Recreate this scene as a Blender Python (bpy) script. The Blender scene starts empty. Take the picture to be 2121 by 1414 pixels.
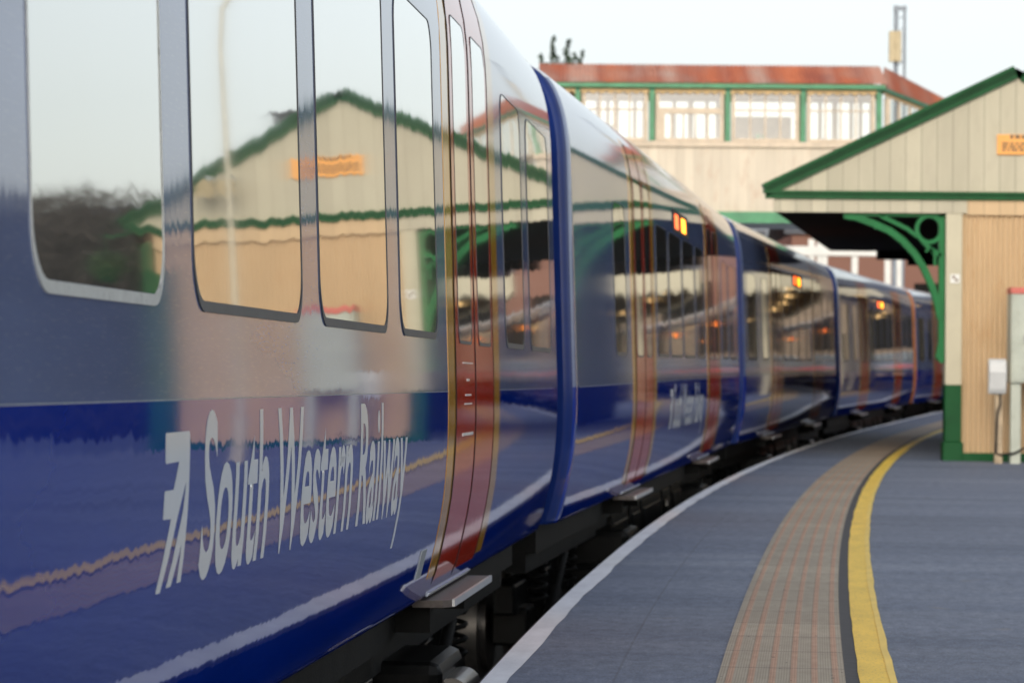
import bpy, bmesh, math, random
from mathutils import Vector, Matrix, noise as mnoise
random.seed(7)
R = math.radians
scene = bpy.context.scene
col = scene.collection

# ------------------------------------------------------------------ camera model
F, CX, CY, W0, H0 = 7000.0, 1060.5, 707.0, 2121, 1414
ROLL, PITCH, HC = .008, .01105, 1.06

def at(px, py, y):
    """world point seen at a photo pixel at forward distance y"""
    u, v = px - CX, py - CY
    c, s = math.cos(ROLL), math.sin(ROLL)
    u0, v0 = c * u + s * v, -s * u + c * v
    dx, dy, dz = u0, F * math.cos(PITCH) + v0 * math.sin(PITCH), F * math.sin(PITCH) - v0 * math.cos(PITCH)
    return Vector((dx / dy * y, y, HC + dz / dy * y))

def interp(x, xs, ys):
    if x <= xs[0]: return ys[0]
    for i in range(1, len(xs)):
        if x <= xs[i]:
            f = (x - xs[i - 1]) / (xs[i] - xs[i - 1])
            return ys[i - 1] + f * (ys[i] - ys[i - 1])
    return ys[-1]

EY = [-30, 12, 19.1, 39.45, 59.7, 79.65, 100, 120, 200]
EZ = [0, 0, .01, .10, .21, .34, .48, .62, 1.2]
def elev(y): return interp(y, EY, EZ)

# ------------------------------------------------------------------ materials
def new_mat(name):
    m = bpy.data.materials.new(name); m.use_nodes = True
    nt = m.node_tree
    for n in list(nt.nodes): nt.nodes.remove(n)
    out = nt.nodes.new('ShaderNodeOutputMaterial'); b = nt.nodes.new('ShaderNodeBsdfPrincipled')
    nt.links.new(b.outputs[0], out.inputs[0])
    return m, nt, b

def N(nt, kind, **kw):
    n = nt.nodes.new(kind)
    for k, v in kw.items():
        if k.startswith('_'): setattr(n, k[1:], v)
        else: n.inputs[k.replace('_', ' ')].default_value = v
    return n

def coords(nt, kind='Object', scale=(1, 1, 1)):
    tc = nt.nodes.new('ShaderNodeTexCoord'); mp = nt.nodes.new('ShaderNodeMapping')
    mp.inputs['Scale'].default_value = scale
    nt.links.new(tc.outputs[kind], mp.inputs[0])
    return mp.outputs[0]

def ramp(nt, fac, stops):
    r = nt.nodes.new('ShaderNodeValToRGB'); e = r.color_ramp.elements
    while len(e) < len(stops): e.new(.5)
    for k, (p, c) in enumerate(stops):
        e[k].position = p; e[k].color = (*c, 1) if len(c) == 3 else c
    nt.links.new(fac, r.inputs[0]); return r.outputs[0]

def mixc(nt, fac, a, b, mode='MIX'):
    m = nt.nodes.new('ShaderNodeMix'); m.data_type = 'RGBA'; m.blend_type = mode
    if hasattr(fac, 'is_linked') or hasattr(fac, 'node'): nt.links.new(fac, m.inputs['Factor'])
    else: m.inputs['Factor'].default_value = fac
    for sock, val in ((m.inputs[6], a), (m.inputs[7], b)):
        if hasattr(val, 'node'): nt.links.new(val, sock)
        else: sock.default_value = (*val, 1)
    return m.outputs[2]

def noise_out(nt, vec, scale, detail=3, rough=.55):
    n = N(nt, 'ShaderNodeTexNoise', Scale=scale, Detail=detail, Roughness=rough)
    nt.links.new(vec, n.inputs['Vector']); return n.outputs[0]

def painted(name, c, rough=.5, var=.12, scale=2.0, bump=0.0, coat=0.0, metallic=0.0, dirt=None, stretch=(1, 1, 1)):
    """paint or metal with cloudy wear"""
    m, nt, b = new_mat(name)
    v = coords(nt, 'Object', stretch)
    n1 = noise_out(nt, v, scale, 5, .65)
    lo = tuple(x * (1 - var) for x in c); hi = tuple(min(1, x * (1 + var)) for x in c)
    colr = ramp(nt, n1, [(.3, lo), (.7, hi)])
    if dirt:
        n2 = noise_out(nt, v, scale * 2.7, 6, .7)
        f = ramp(nt, n2, [(.55, (0, 0, 0)), (.75, (1, 1, 1))])
        colr = mixc(nt, f, colr, dirt)
    nt.links.new(colr, b.inputs['Base Color'])
    b.inputs['Roughness'].default_value = rough; b.inputs['Metallic'].default_value = metallic
    b.inputs['Coat Weight'].default_value = coat; b.inputs['Coat Roughness'].default_value = .04
    if bump:
        bp = N(nt, 'ShaderNodeBump', Strength=.5, Distance=bump)
        nt.links.new(noise_out(nt, v, scale * 12, 4), bp.inputs['Height']); nt.links.new(bp.outputs[0], b.inputs['Normal'])
    return m

def ripple(nt, b, fx, fz, amp, fx2, amp2, det=2):
    """slightly uneven rolled sheet: the surface tips up and down along its length"""
    tc = nt.nodes.new('ShaderNodeTexCoord')
    geo = nt.nodes.new('ShaderNodeNewGeometry')
    total = None
    for f, fzz, a, seed in ((fx, fz, amp, 0), (fx2, fz, amp2, 40)):
        mp = nt.nodes.new('ShaderNodeMapping'); mp.inputs['Scale'].default_value = (f, 0, fzz)
        mp.inputs['Location'].default_value = (seed, seed, seed)
        nt.links.new(tc.outputs['Object'], mp.inputs[0])
        n = N(nt, 'ShaderNodeTexNoise', Scale=1.0, Detail=float(det), Roughness=.6); nt.links.new(mp.outputs[0], n.inputs['Vector'])
        ma = nt.nodes.new('ShaderNodeMath'); ma.operation = 'MULTIPLY_ADD'
        ma.inputs[1].default_value = 2 * a; ma.inputs[2].default_value = -a
        nt.links.new(n.outputs[0], ma.inputs[0])
        if total is None: total = ma.outputs[0]
        else:
            ad = nt.nodes.new('ShaderNodeMath'); ad.operation = 'ADD'
            nt.links.new(total, ad.inputs[0]); nt.links.new(ma.outputs[0], ad.inputs[1]); total = ad.outputs[0]
    cb = nt.nodes.new('ShaderNodeCombineXYZ'); nt.links.new(total, cb.inputs[2])
    va = nt.nodes.new('ShaderNodeVectorMath'); va.operation = 'ADD'
    nt.links.new(geo.outputs['Normal'], va.inputs[0]); nt.links.new(cb.outputs[0], va.inputs[1])
    vn = nt.nodes.new('ShaderNodeVectorMath'); vn.operation = 'NORMALIZE'; nt.links.new(va.outputs[0], vn.inputs[0])
    nt.links.new(vn.outputs[0], b.inputs['Normal']); nt.links.new(vn.outputs[0], b.inputs['Coat Normal'])

def train_paint(name, c, rough, coat, amp, var=.1, ior=1.5, metallic=0, scratch=.0, coatrough=.03):
    m, nt, b = new_mat(name)
    v = coords(nt, 'Object', (1, 1, 6))
    lo = tuple(x * (1 - var) for x in c); hi = tuple(x * (1 + var) for x in c)
    colr = ramp(nt, noise_out(nt, v, .9, 4), [(.3, lo), (.7, hi)])
    if scratch:
        v2 = coords(nt, 'Object', (14, 1, 160))
        f = ramp(nt, noise_out(nt, v2, 1.0, 4, .7), [(.55, (0, 0, 0)), (.8, (scratch,) * 3)])
        colr = mixc(nt, f, colr, (.55, .58, .62))
    nt.links.new(colr, b.inputs['Base Color'])
    b.inputs['Roughness'].default_value = rough; b.inputs['IOR'].default_value = ior
    b.inputs['Metallic'].default_value = metallic
    b.inputs['Coat Weight'].default_value = coat; b.inputs['Coat Roughness'].default_value = coatrough
    ripple(nt, b, 30, .7, amp, 5, amp * .45, det=4)
    return m

M = {}
M['paint_upper'] = train_paint('blue_paint_upper', (.16, .215, .40), .05, 0, .016, .12, scratch=.35)
M['paint_lower'] = train_paint('blue_paint_lower', (.001, .032, .34), .03, 0, .020, ior=1.34)
M['paint_end'] = train_paint('blue_paint_end', (.012, .032, .17), .10, 0, .01)
M['end_orange'] = train_paint('orange_end_paint', (.45, .14, .01), .3, .3, .01)
M['red'] = train_paint('red_door_paint', (.66, .040, .014), .05, 0, .014, ior=1.36)
M['gold'] = train_paint('gold_jamb_paint', (.66, .32, .03), .06, 0, .012)
M['letter'] = train_paint('pale_letter_vinyl', (.88, .94, .98), .2, 0, .016, .03)
M['roof_white'] = train_paint('train_roof_paint', (.84, .87, .90), .12, 0, .012)
def glass_mat():
    m, nt, b = new_mat('tinted_window_glass')
    b.inputs['Base Color'].default_value = (.60, .605, .565, 1); b.inputs['Metallic'].default_value = .85
    b.inputs['Roughness'].default_value = .035; b.inputs['IOR'].default_value = 1.5
    b.inputs['Coat Weight'].default_value = .5; b.inputs['Coat Roughness'].default_value = .01
    ripple(nt, b, 3.0, .25, .011, .9, .005)
    return m
M['glass'] = glass_mat()
M['gasket'] = painted('dark_rubber_gasket', (.05, .055, .065), .45, .2, 8)
M['gasket_white'] = painted('pale_gasket', (.62, .65, .63), .45, .12, 14, dirt=(.3, .31, .30))  # first window's gasket, paler than the rest
M['black'] = painted('black_rubber', (.012, .012, .014), .6, .2, 6)
M['underframe'] = painted('dirty_shaded_underframe', (.009, .009, .0085), .7, .4, 5, bump=.004, dirt=(.016, .014, .011))  # dirty underframe, with the shade below the train put into its near-black colour
M['equip'] = painted('shade_dark_equipment', (.006, .0065, .0065), .35, .3, 7, bump=.002)  # base colour lowered to hold the shade under the carriages
M['steel'] = painted('worn_bright_steel', (.22, .21, .20), .35, .2, 9, metallic=.9)
M['alu'] = painted('pale_aluminium_edge', (.62, .64, .66), .3, .1, 9, metallic=.6)
M['tread'] = painted('brown_step_tread', (.12, .10, .09), .45, .25, 30, metallic=.3, bump=.002)
def emit(name, c, s):
    m, nt, b = new_mat(name)
    b.inputs['Base Color'].default_value = (*[x * .3 for x in c], 1)
    b.inputs['Emission Color'].default_value = (*c, 1); b.inputs['Emission Strength'].default_value = s
    return m
M['led_amber'] = emit('amber_led', (1, .30, .02), 3.4)
M['led_red'] = emit('orange_red_led', (1, .13, .03), 2.2)
M['lamp'] = emit('warm_lamp', (1, .62, .25), 1.0)
M['tail'] = emit('red_lamp', (1, .03, .05), .7)

def boards(name, c, pitch, axis='X', line=.55, var=.07, rough=.6, dirt=None, shade=.10):
    """painted boards with V joints and board-to-board variation"""
    m, nt, b = new_mat(name)
    v = coords(nt, 'Object', (1 / pitch,) * 3)
    sep = nt.nodes.new('ShaderNodeSeparateXYZ'); nt.links.new(v, sep.inputs[0])
    fl = nt.nodes.new('ShaderNodeMath'); fl.operation = 'FLOOR'; nt.links.new(sep.outputs[axis], fl.inputs[0])
    fr = nt.nodes.new('ShaderNodeMath'); fr.operation = 'FRACT'; nt.links.new(sep.outputs[axis], fr.inputs[0])
    wn = nt.nodes.new('ShaderNodeTexWhiteNoise'); wn.noise_dimensions = '1D'; nt.links.new(fl.outputs[0], wn.inputs['W'])
    base = ramp(nt, wn.outputs[0], [(0, tuple(x * (1 - shade) for x in c)), (1, tuple(x * (1 + shade * .5) for x in c))])
    v2 = coords(nt, 'Object', (3, 3, .6))
    n = noise_out(nt, v2, 1.5, 6, .65)
    base = mixc(nt, 1.0, base, ramp(nt, n, [(.3, (1 - var,) * 3), (.7, (1, 1, 1))]), 'MULTIPLY')
    if dirt:
        f = ramp(nt, noise_out(nt, coords(nt, 'Object', (6, 6, 2.2)), 1.3, 7, .7), [(.52, (0, 0, 0)), (.72, (.75, .75, .75))])
        base = mixc(nt, f, base, dirt)
    ln = ramp(nt, fr.outputs[0], [(0, (line,) * 3), (.03, (line,) * 3), (.06, (1, 1, 1))])
    base = mixc(nt, 1.0, base, ln, 'MULTIPLY')
    nt.links.new(base, b.inputs['Base Color']); b.inputs['Roughness'].default_value = rough
    bp = N(nt, 'ShaderNodeBump', Strength=.4, Distance=.01); nt.links.new(ln, bp.inputs['Height']); nt.links.new(bp.outputs[0], b.inputs['Normal'])
    return m
M['cream_board'] = boards('cream_painted_boards', (.50, .46, .34), .195, var=.12, dirt=(.40, .36, .27), shade=.14)
M['tan_board'] = boards('tan_painted_boards', (.58, .41, .23), .195)
M['canopy_shade_board'] = boards('canopy_shade_brown_boards', (.035, .03, .022), .195)  # dark brown, with the darkness under the canopy put into the colour
M['bridge_board'] = boards('weathered_pale_boards', (.66, .58, .46), .16, line=.8, var=.12, dirt=(.50, .36, .26))
M['tan'] = painted('tan_corrugated_paint', (.55, .40, .24), .5, .07, 2.5, stretch=(1, 1, .3), dirt=(.50, .33, .18))
M['cream'] = painted('cream_paint', (.52, .48, .355), .5, .06, 3)
M['cream_warm'] = painted('warm_cream_paint', (.72, .50, .24), .55, .15, 6)
M['cream_frame'] = painted('weathered_cream_frame', (.60, .50, .38), .6, .15, 5, dirt=(.40, .33, .26))
M['green'] = painted('station_green_paint', (.006, .072, .020), .35, .2, 4)
M['green_light'] = painted('bracket_green_paint', (.014, .140, .042), .35, .15, 5)
M['green_pale'] = painted('faded_green_paint', (.060, .24, .115), .45, .25, 4)
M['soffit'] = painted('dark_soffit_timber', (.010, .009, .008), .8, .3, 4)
M['slate'] = painted('roof_slate', (.08, .085, .10), .6, .25, 9, bump=.01)
def rust_mat():
    m, nt, b = new_mat('rusted_red_roof_sheet')
    v = coords(nt, 'Object', (1, .6, .6))
    c1 = ramp(nt, noise_out(nt, v, 1.1, 7, .65), [(.3, (.33, .085, .05)), (.45, (.58, .17, .075)), (.56, (.44, .22, .16)), (.7, (.62, .47, .40))])
    sheet = N(nt, 'ShaderNodeTexNoise', Scale=1.3, Detail=1.); nt.links.new(coords(nt, 'Object', (1, 0, 0)), sheet.inputs['Vector'])
    c2 = mixc(nt, .5, c1, ramp(nt, sheet.outputs[0], [(.36, (.66, .21, .09)), (.5, (.36, .11, .07)), (.62, (.60, .44, .37))]))
    nt.links.new(c2, b.inputs['Base Color']); b.inputs['Roughness'].default_value = .7
    return m
M['rust'] = rust_mat()
def brick_mat():
    m, nt, b = new_mat('red_brick')
    br = nt.nodes.new('ShaderNodeTexBrick'); nt.links.new(coords(nt, 'Object', (1, 1, 1)), br.inputs[0])
    br.inputs['Scale'].default_value = 1.0; br.inputs['Brick Width'].default_value = .23; br.inputs['Row Height'].default_value = .075
    br.inputs['Mortar Size'].default_value = .008
    br.inputs['Color1'].default_value = (.34, .07, .035, 1); br.inputs['Color2'].default_value = (.27, .055, .03, 1); br.inputs['Mortar'].default_value = (.22, .11, .08, 1)
    nt.links.new(br.outputs[0], b.inputs['Base Color']); b.inputs['Roughness'].default_value = .85
    return m
M['brick'] = brick_mat()
M['brown_brick'] = painted('dark_brown_brick', (.25, .19, .14), .8, .3, 2, dirt=(.15, .12, .09))
M['white'] = painted('weathered_white_paint', (.72, .72, .68), .5, .08, 3)
M['grey_steel'] = painted('blue_grey_steel', (.24, .27, .31), .5, .15, 2)
M['galv'] = painted('galvanised_steel', (.38, .42, .43), .4, .15, 6, metallic=.4)
M['mast_box'] = painted('beige_antenna_cover', (.50, .41, .25), .5, .12, 5)
M['cabinet'] = painted('grey_green_cabinet_paint', (.42, .45, .38), .45, .12, 4, dirt=(.33, .34, .27))
M['silver'] = painted('silver_grey_enamel', (.56, .57, .56), .3, .06, 5)
M['pinkred'] = painted('faded_red_strip', (.55, .13, .10), .5, .15, 8)
M['pole_tan'] = painted('worn_tan_pole', (.44, .34, .22), .6, .2, 8, dirt=(.12, .09, .06))
M['sign_orange'] = painted('orange_sign_face', (.80, .36, .075), .45, .05, 3)
M['ink'] = painted('dark_sign_ink', (.16, .10, .05), .6, .1, 10)
M['bark'] = painted('grey_brown_bark', (.050, .042, .036), .9, .3, 9)
M['leaf_dark'] = painted('dark_evergreen_leaf', (.018, .036, .016), .6, .5, 3)
M['leaf_mid'] = painted('mid_green_leaf', (.045, .085, .03), .6, .4, 3)
M['fence'] = boards('brown_fence_boards', (.12, .09, .07), .15, line=.4)
M['pipe'] = painted('pale_lamp_post_paint', (.56, .52, .40), .4, .08, 4)

def asphalt_mat():
    m, nt, b = new_mat('worn_platform_asphalt')
    tc = nt.nodes.new('ShaderNodeTexCoord'); uv = tc.outputs['UV']
    def mapped(s):
        mp = nt.nodes.new('ShaderNodeMapping'); mp.inputs['Scale'].default_value = s; nt.links.new(uv, mp.inputs[0]); return mp.outputs[0]
    big = ramp(nt, noise_out(nt, mapped((1, .35, 1)), .55, 4, .6), [(.32, (.116, .144, .206)), (.5, (.148, .180, .252)), (.68, (.184, .220, .298))])
    bands = ramp(nt, noise_out(nt, mapped((1.6, .12, 1)), 1.3, 5, .6), [(.36, (.86, .88, .91)), (.64, (1.09, 1.08, 1.05))])
    c = mixc(nt, 1.0, big, bands, 'MULTIPLY')
    grain = noise_out(nt, mapped((1, 1, 1)), 95, 6, .85)
    c = mixc(nt, 1.0, c, ramp(nt, grain, [(.34, (.55, .55, .56)), (.5, (1, 1, 1)), (.64, (1.6, 1.6, 1.62))]), 'MULTIPLY')
    mid = ramp(nt, noise_out(nt, mapped((.5, 1, 1)), 14, 7, .85), [(.36, (.70, .71, .73)), (.5, (1, 1, 1)), (.64, (1.32, 1.31, 1.29))])
    fleck = ramp(nt, noise_out(nt, mapped((.45, 1, 1)), 46, 2, .5), [(.66, (0, 0, 0)), (.72, (.55, .55, .55))])
    c = mixc(nt, fleck, c, (.34, .36, .38))
    c = mixc(nt, 1.0, c, mid, 'MULTIPLY')
    spots = ramp(nt, noise_out(nt, mapped((1, 1, 1)), 3.1, 2, .4), [(.70, (0, 0, 0)), (.74, (.5, .5, .5))])
    c = mixc(nt, spots, c, (.20, .20, .205))
    # coping slabs beside the edge: joints every .9 m across, one long joint
    sp = nt.nodes.new('ShaderNodeSeparateXYZ'); nt.links.new(mapped((1, 1, 1)), sp.inputs[0])
    def math_(op, a, k):
        n = nt.nodes.new('ShaderNodeMath'); n.operation = op
        nt.links.new(a, n.inputs[0]); n.inputs[1].default_value = k; return n.outputs[0]
    jit = noise_out(nt, mapped((1.3, 5, 1)), 2.2, 3, .6)
    jx = math_('FRACT', math_('ADD', math_('DIVIDE', sp.outputs[0], 1.25), 0), 0)
    ad = nt.nodes.new('ShaderNodeMath'); ad.operation = 'MULTIPLY_ADD'; nt.links.new(jit, ad.inputs[0]); ad.inputs[1].default_value = .06; nt.links.new(jx, ad.inputs[2])
    near = ramp(nt, ad.outputs[0], [(.012, (1, 1, 1)), (.030, (0, 0, 0))])
    lim = math_('LESS_THAN', sp.outputs[1], .46)
    jl = nt.nodes.new('ShaderNodeMath'); jl.operation = 'MULTIPLY'; nt.links.new(near, jl.inputs[0]); nt.links.new(lim, jl.inputs[1])
    c = mixc(nt, jl.outputs[0], c, (.022, .021, .020))
    lj = ramp(nt, math_('ABSOLUTE', math_('SUBTRACT', sp.outputs[1], .46), 0), [(.002, (.35, .35, .35)), (.006, (0, 0, 0))])
    c = mixc(nt, lj, c, (.045, .043, .04))
    nt.links.new(c, b.inputs['Base Color']); b.inputs['Roughness'].default_value = .72
    bp = N(nt, 'ShaderNodeBump', Strength=.7, Distance=.004); nt.links.new(grain, bp.inputs['Height']); nt.links.new(bp.outputs[0], b.inputs['Normal'])
    return m
M['asphalt'] = asphalt_mat()

def line_mat(name, c, wear, dirt, dens=.55):
    m, nt, b = new_mat(name)
    tc = nt.nodes.new('ShaderNodeTexCoord')
    def mapped(s):
        mp = nt.nodes.new('ShaderNodeMapping'); mp.inputs['Scale'].default_value = s; nt.links.new(tc.outputs['UV'], mp.inputs[0]); return mp.outputs[0]
    base = ramp(nt, noise_out(nt, mapped((1, 3, 1)), 2.2, 6, .65), [(.3, tuple(x * .84 for x in c)), (.7, tuple(min(1, x * 1.08) for x in c))])
    f = ramp(nt, noise_out(nt, mapped((1, 1, 1)), 60, 5, .7), [(dens, (0, 0, 0)), (dens + .14, (wear,) * 3)])
    base = mixc(nt, f, base, dirt)
    nt.links.new(base, b.inputs['Base Color']); b.inputs['Roughness'].default_value = .6
    return m
M['white_line'] = line_mat('white_edge_paint', (.84, .88, .94), .6, (.20, .21, .23), .60)
M['yellow_line'] = line_mat('yellow_line_paint', (.92, .63, .07), .75, (.26, .21, .11), .54)
M['yellow_fresh'] = line_mat('yellow_overpaint', (.85, .62, .13), .3, (.30, .24, .10), .62)

def tactile_mat():
    m, nt, b = new_mat('tactile_paving')
    tc = nt.nodes.new('ShaderNodeTexCoord')
    mp = nt.nodes.new('ShaderNodeMapping'); nt.links.new(tc.outputs['UV'], mp.inputs[0])
    sp = nt.nodes.new('ShaderNodeSeparateXYZ'); nt.links.new(mp.outputs[0], sp.inputs[0])
    def m_(op, a, k=None):
        n = nt.nodes.new('ShaderNodeMath'); n.operation = op; nt.links.new(a, n.inputs[0])
        if k is not None: n.inputs[1].default_value = k
        return n.outputs[0]
    # u along (m), v across 0..1: six ribs
    rib = m_('FRACT', m_('ADD', m_('MULTIPLY', sp.outputs[1], 6.0), .94))
    ribm = ramp(nt, m_('ABSOLUTE', m_('SUBTRACT', rib, .5)), [(.12, (1, 1, 1)), (.19, (0, 0, 0))])
    fine = m_('SINE', m_('MULTIPLY', sp.outputs[1], 6.2832 * 48))
    wear = noise_out(nt, mp.outputs[0], 4.0, 5, .6)
    grey = ramp(nt, wear, [(.3, (.32, .285, .22)), (.7, (.42, .38, .30))])
    pink = ramp(nt, noise_out(nt, mp.outputs[0], 7, 4), [(.3, (.42, .26, .175)), (.7, (.51, .34, .24))])
    c = mixc(nt, ribm, grey, pink)
    tint = ramp(nt, sp.outputs[0], [(0, (1, 1, 1)), (1, (1, 1, 1))])
    fl = ramp(nt, m_('ADD', m_('MULTIPLY', fine, .5), .5), [(0, (.86,) * 3), (1, (1.05,) * 3)])
    c = mixc(nt, 1.0, c, fl, 'MULTIPLY')
    sl = m_('FLOOR', m_('DIVIDE', sp.outputs[0], .76)); wn = nt.nodes.new('ShaderNodeTexWhiteNoise'); wn.noise_dimensions = '1D'; nt.links.new(sl, wn.inputs['W'])
    c = mixc(nt, 1.0, c, ramp(nt, wn.outputs[0], [(0, (.88, .86, .85)), (1, (1.06, 1.05, 1.05))]), 'MULTIPLY')
    j = m_('FRACT', m_('DIVIDE', sp.outputs[0], .76))
    c = mixc(nt, ramp(nt, j, [(.012, (.8, .8, .8)), (.03, (0, 0, 0))]), c, (.08, .075, .07))
    gum = ramp(nt, noise_out(nt, mp.outputs[0], 16, 1, .3), [(.74, (0, 0, 0)), (.76, (.8, .8, .8))])
    c = mixc(nt, gum, c, (.07, .065, .06))
    nt.links.new(c, b.inputs['Base Color']); b.inputs['Roughness'].default_value = .7
    h = nt.nodes.new('ShaderNodeMath'); h.operation = 'ADD'; nt.links.new(ribm, h.inputs[0]); nt.links.new(m_('MULTIPLY', fine, .12), h.inputs[1])
    bp = N(nt, 'ShaderNodeBump', Strength=.6, Distance=.004); nt.links.new(h.outputs[0], bp.inputs['Height']); nt.links.new(bp.outputs[0], b.inputs['Normal'])
    return m
M['tactile'] = tactile_mat()
M['dark_joint'] = painted('dark_bitumen_joint', (.042, .042, .046), .7, .3, 20)
M['ballast'] = painted('dark_ballast', (.035, .032, .028), .9, .5, 18, bump=.04)
M['ground'] = painted('rough_ground', (.026, .032, .026), .9, .3, 1.2)
M['bridge_glass'] = None
def clear_glass():
    m = bpy.data.materials.new('clear_bridge_glass'); m.use_nodes = True; nt = m.node_tree
    for n in list(nt.nodes): nt.nodes.remove(n)
    out = nt.nodes.new('ShaderNodeOutputMaterial'); tr = nt.nodes.new('ShaderNodeBsdfTransparent'); gl = nt.nodes.new('ShaderNodeBsdfGlossy')
    tl = nt.nodes.new('ShaderNodeBsdfTranslucent'); tl.inputs[0].default_value = (.85, .87, .85, 1)
    tr.inputs[0].default_value = (.80, .82, .78, 1); gl.inputs['Roughness'].default_value = .05
    mx = nt.nodes.new('ShaderNodeMixShader'); mx.inputs[0].default_value = .16
    nt.links.new(tr.outputs[0], mx.inputs[1]); nt.links.new(gl.outputs[0], mx.inputs[2])
    nt.links.new(mx.outputs[0], out.inputs[0]); return m
M['bridge_glass'] = clear_glass()

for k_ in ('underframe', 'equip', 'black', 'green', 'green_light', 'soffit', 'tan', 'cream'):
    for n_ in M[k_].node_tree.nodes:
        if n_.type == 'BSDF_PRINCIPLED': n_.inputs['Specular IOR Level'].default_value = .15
# ------------------------------------------------------------------ mesh helpers
class MB:
    def __init__(s): s.v = []; s.f = []; s.m = []; s.uv = None; s.smooth = []
    def add(s, vs, fs, mi=0, smooth=False):
        o = len(s.v); s.v += [tuple(p) for p in vs]
        for f in fs: s.f.append([i + o for i in f]); s.m.append(mi); s.smooth.append(smooth)
        return s
    def box(s, x0, x1, y0, y1, z0, z1, mi=0):
        return s.hexa([(x0, y0, z0), (x1, y0, z0), (x1, y1, z0), (x0, y1, z0)], [(x0, y0, z1), (x1, y0, z1), (x1, y1, z1), (x0, y1, z1)], mi)
    def hexa(s, lo, hi, mi=0):
        return s.add(list(lo) + list(hi), [(3, 2, 1, 0), (4, 5, 6, 7), (0, 1, 5, 4), (1, 2, 6, 5), (2, 3, 7, 6), (3, 0, 4, 7)], mi)
    def prism(s, poly, d, mi=0):
        """poly: list of 3D points, d: extrusion vector"""
        n = len(poly); d = Vector(d); a = [Vector(p) for p in poly]
        vs = a + [p + d for p in a]
        fs = [tuple(range(n))[::-1], tuple(range(n, 2 * n))] + [(i, (i + 1) % n, n + (i + 1) % n, n + i) for i in range(n)]
        return s.add(vs, fs, mi)
    def bar(s, a, b, w, h, up=(0, 0, 1), mi=0):
        a, b = Vector(a), Vector(b); d = (b - a).normalized(); up = Vector(up)
        sx = d.cross(up)
        if sx.length < 1e-4: sx = d.cross(Vector((0, 1, 0)))
        sx.normalize(); uz = sx.cross(d).normalized()
        c = [sx * (w / 2) * i + uz * (h / 2) * j for i, j in ((-1, -1), (1, -1), (1, 1), (-1, 1))]
        return s.hexa([a + p for p in c], [b + p for p in c], mi)
    def tube(s, pts, r, n=8, mi=0, cap=True):
        pts = [Vector(p) for p in pts]; rs = r if isinstance(r, (list, tuple)) else [r] * len(pts)
        rings = []; prev = None
        for i, p in enumerate(pts):
            d = (pts[min(i + 1, len(pts) - 1)] - pts[max(i - 1, 0)]).normalized()
            if prev is None:
                prev = d.cross(Vector((0, 0, 1)))
                if prev.length < .05: prev = d.cross(Vector((0, 1, 0)))
            prev = (prev - d * prev.dot(d)).normalized(); q = d.cross(prev)
            rings.append([p + (prev * math.cos(2 * math.pi * k / n) + q * math.sin(2 * math.pi * k / n)) * rs[i] for k in range(n)])
        vs = [v for rg in rings for v in rg]; fs = []
        for i in range(len(pts) - 1):
            for k in range(n): fs.append((i * n + k, i * n + (k + 1) % n, (i + 1) * n + (k + 1) % n, (i + 1) * n + k))
        s.add(vs, fs, mi, True)
        if cap: s.add(rings[0], [tuple(range(n))[::-1]], mi); s.add(rings[-1], [tuple(range(n))], mi)
        return s
    def loft(s, rows, mi=0, smooth=True, close=False, mifun=None):
        n = len(rows[0]); o = len(s.v)
        for r in rows: s.v += [tuple(p) for p in r]
        for i in range(len(rows) - 1):
            for k in range(n if close else n - 1):
                k2 = (k + 1) % n
                s.f.append([o + i * n + k, o + i * n + k2, o + (i + 1) * n + k2, o + (i + 1) * n + k])
                s.m.append(mifun(i, k) if mifun else mi); s.smooth.append(smooth)
        return s
    def ribbon(s, pts, w, y0, y1, mi=0):
        """flat bar following a 2D path in x,z; thickness y0..y1"""
        P = [Vector((p[0], 0, p[1])) for p in pts]; L = []; Rr = []
        for i, p in enumerate(P):
            d = (P[min(i + 1, len(P) - 1)] - P[max(i - 1, 0)]).normalized(); nrm = Vector((-d.z, 0, d.x))
            L.append(p + nrm * w / 2); Rr.append(p - nrm * w / 2)
        rows = [[(l.x, y0, l.z), (l.x, y1, l.z), (r.x, y1, r.z), (r.x, y0, r.z)] for l, r in zip(L, Rr)]
        s.loft(rows, mi, False, True)
        s.add(rows[0], [(0, 1, 2, 3)], mi); s.add(rows[-1], [(3, 2, 1, 0)], mi); return s
    def build(s, name, mats, parent=None, bevel=0, loc=None):
        me = bpy.data.meshes.new(name); me.from_pydata(s.v, [], s.f)
        mats = mats if isinstance(mats, (list, tuple)) else [mats]
        for m in mats: me.materials.append(m)
        for p, mi, sm in zip(me.polygons, s.m, s.smooth): p.material_index = mi; p.use_smooth = sm
        bm = bmesh.new(); bm.from_mesh(me); bmesh.ops.recalc_face_normals(bm, faces=bm.faces); bm.to_mesh(me); bm.free()
        if s.uv:
            ul = me.uv_layers.new(name='UVMap')
            for lp in me.loops: ul.data[lp.index].uv = s.uv[lp.vertex_index]
        o = bpy.data.objects.new(name, me); col.objects.link(o)
        if parent: o.parent = parent
        if loc: o.location = loc
        if bevel:
            b = o.modifiers.new('bevel', 'BEVEL'); b.width = bevel; b.segments = 2; b.limit_method = 'ANGLE'; b.angle_limit = R(40)
        return o

def tag(o, label=None, cat=None, group=None, kind=None):
    if label: o['label'] = label
    if cat: o['category'] = cat
    if group: o['group'] = group
    if kind: o['kind'] = kind
    return o

def empty(name, loc=(0, 0, 0), label=None, cat=None, group=None):
    o = bpy.data.objects.new(name, None); col.objects.link(o); o.location = loc; o.empty_display_size = .3
    return tag(o, label, cat, group)

def kids(o): return [c for c in KID.get(o.name, [])]
def copy_tree(o, parent=None):
    c = o.copy(); col.objects.link(c); c.parent = parent
    for ch in list(o.children): copy_tree(ch, c)
    return c

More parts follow.
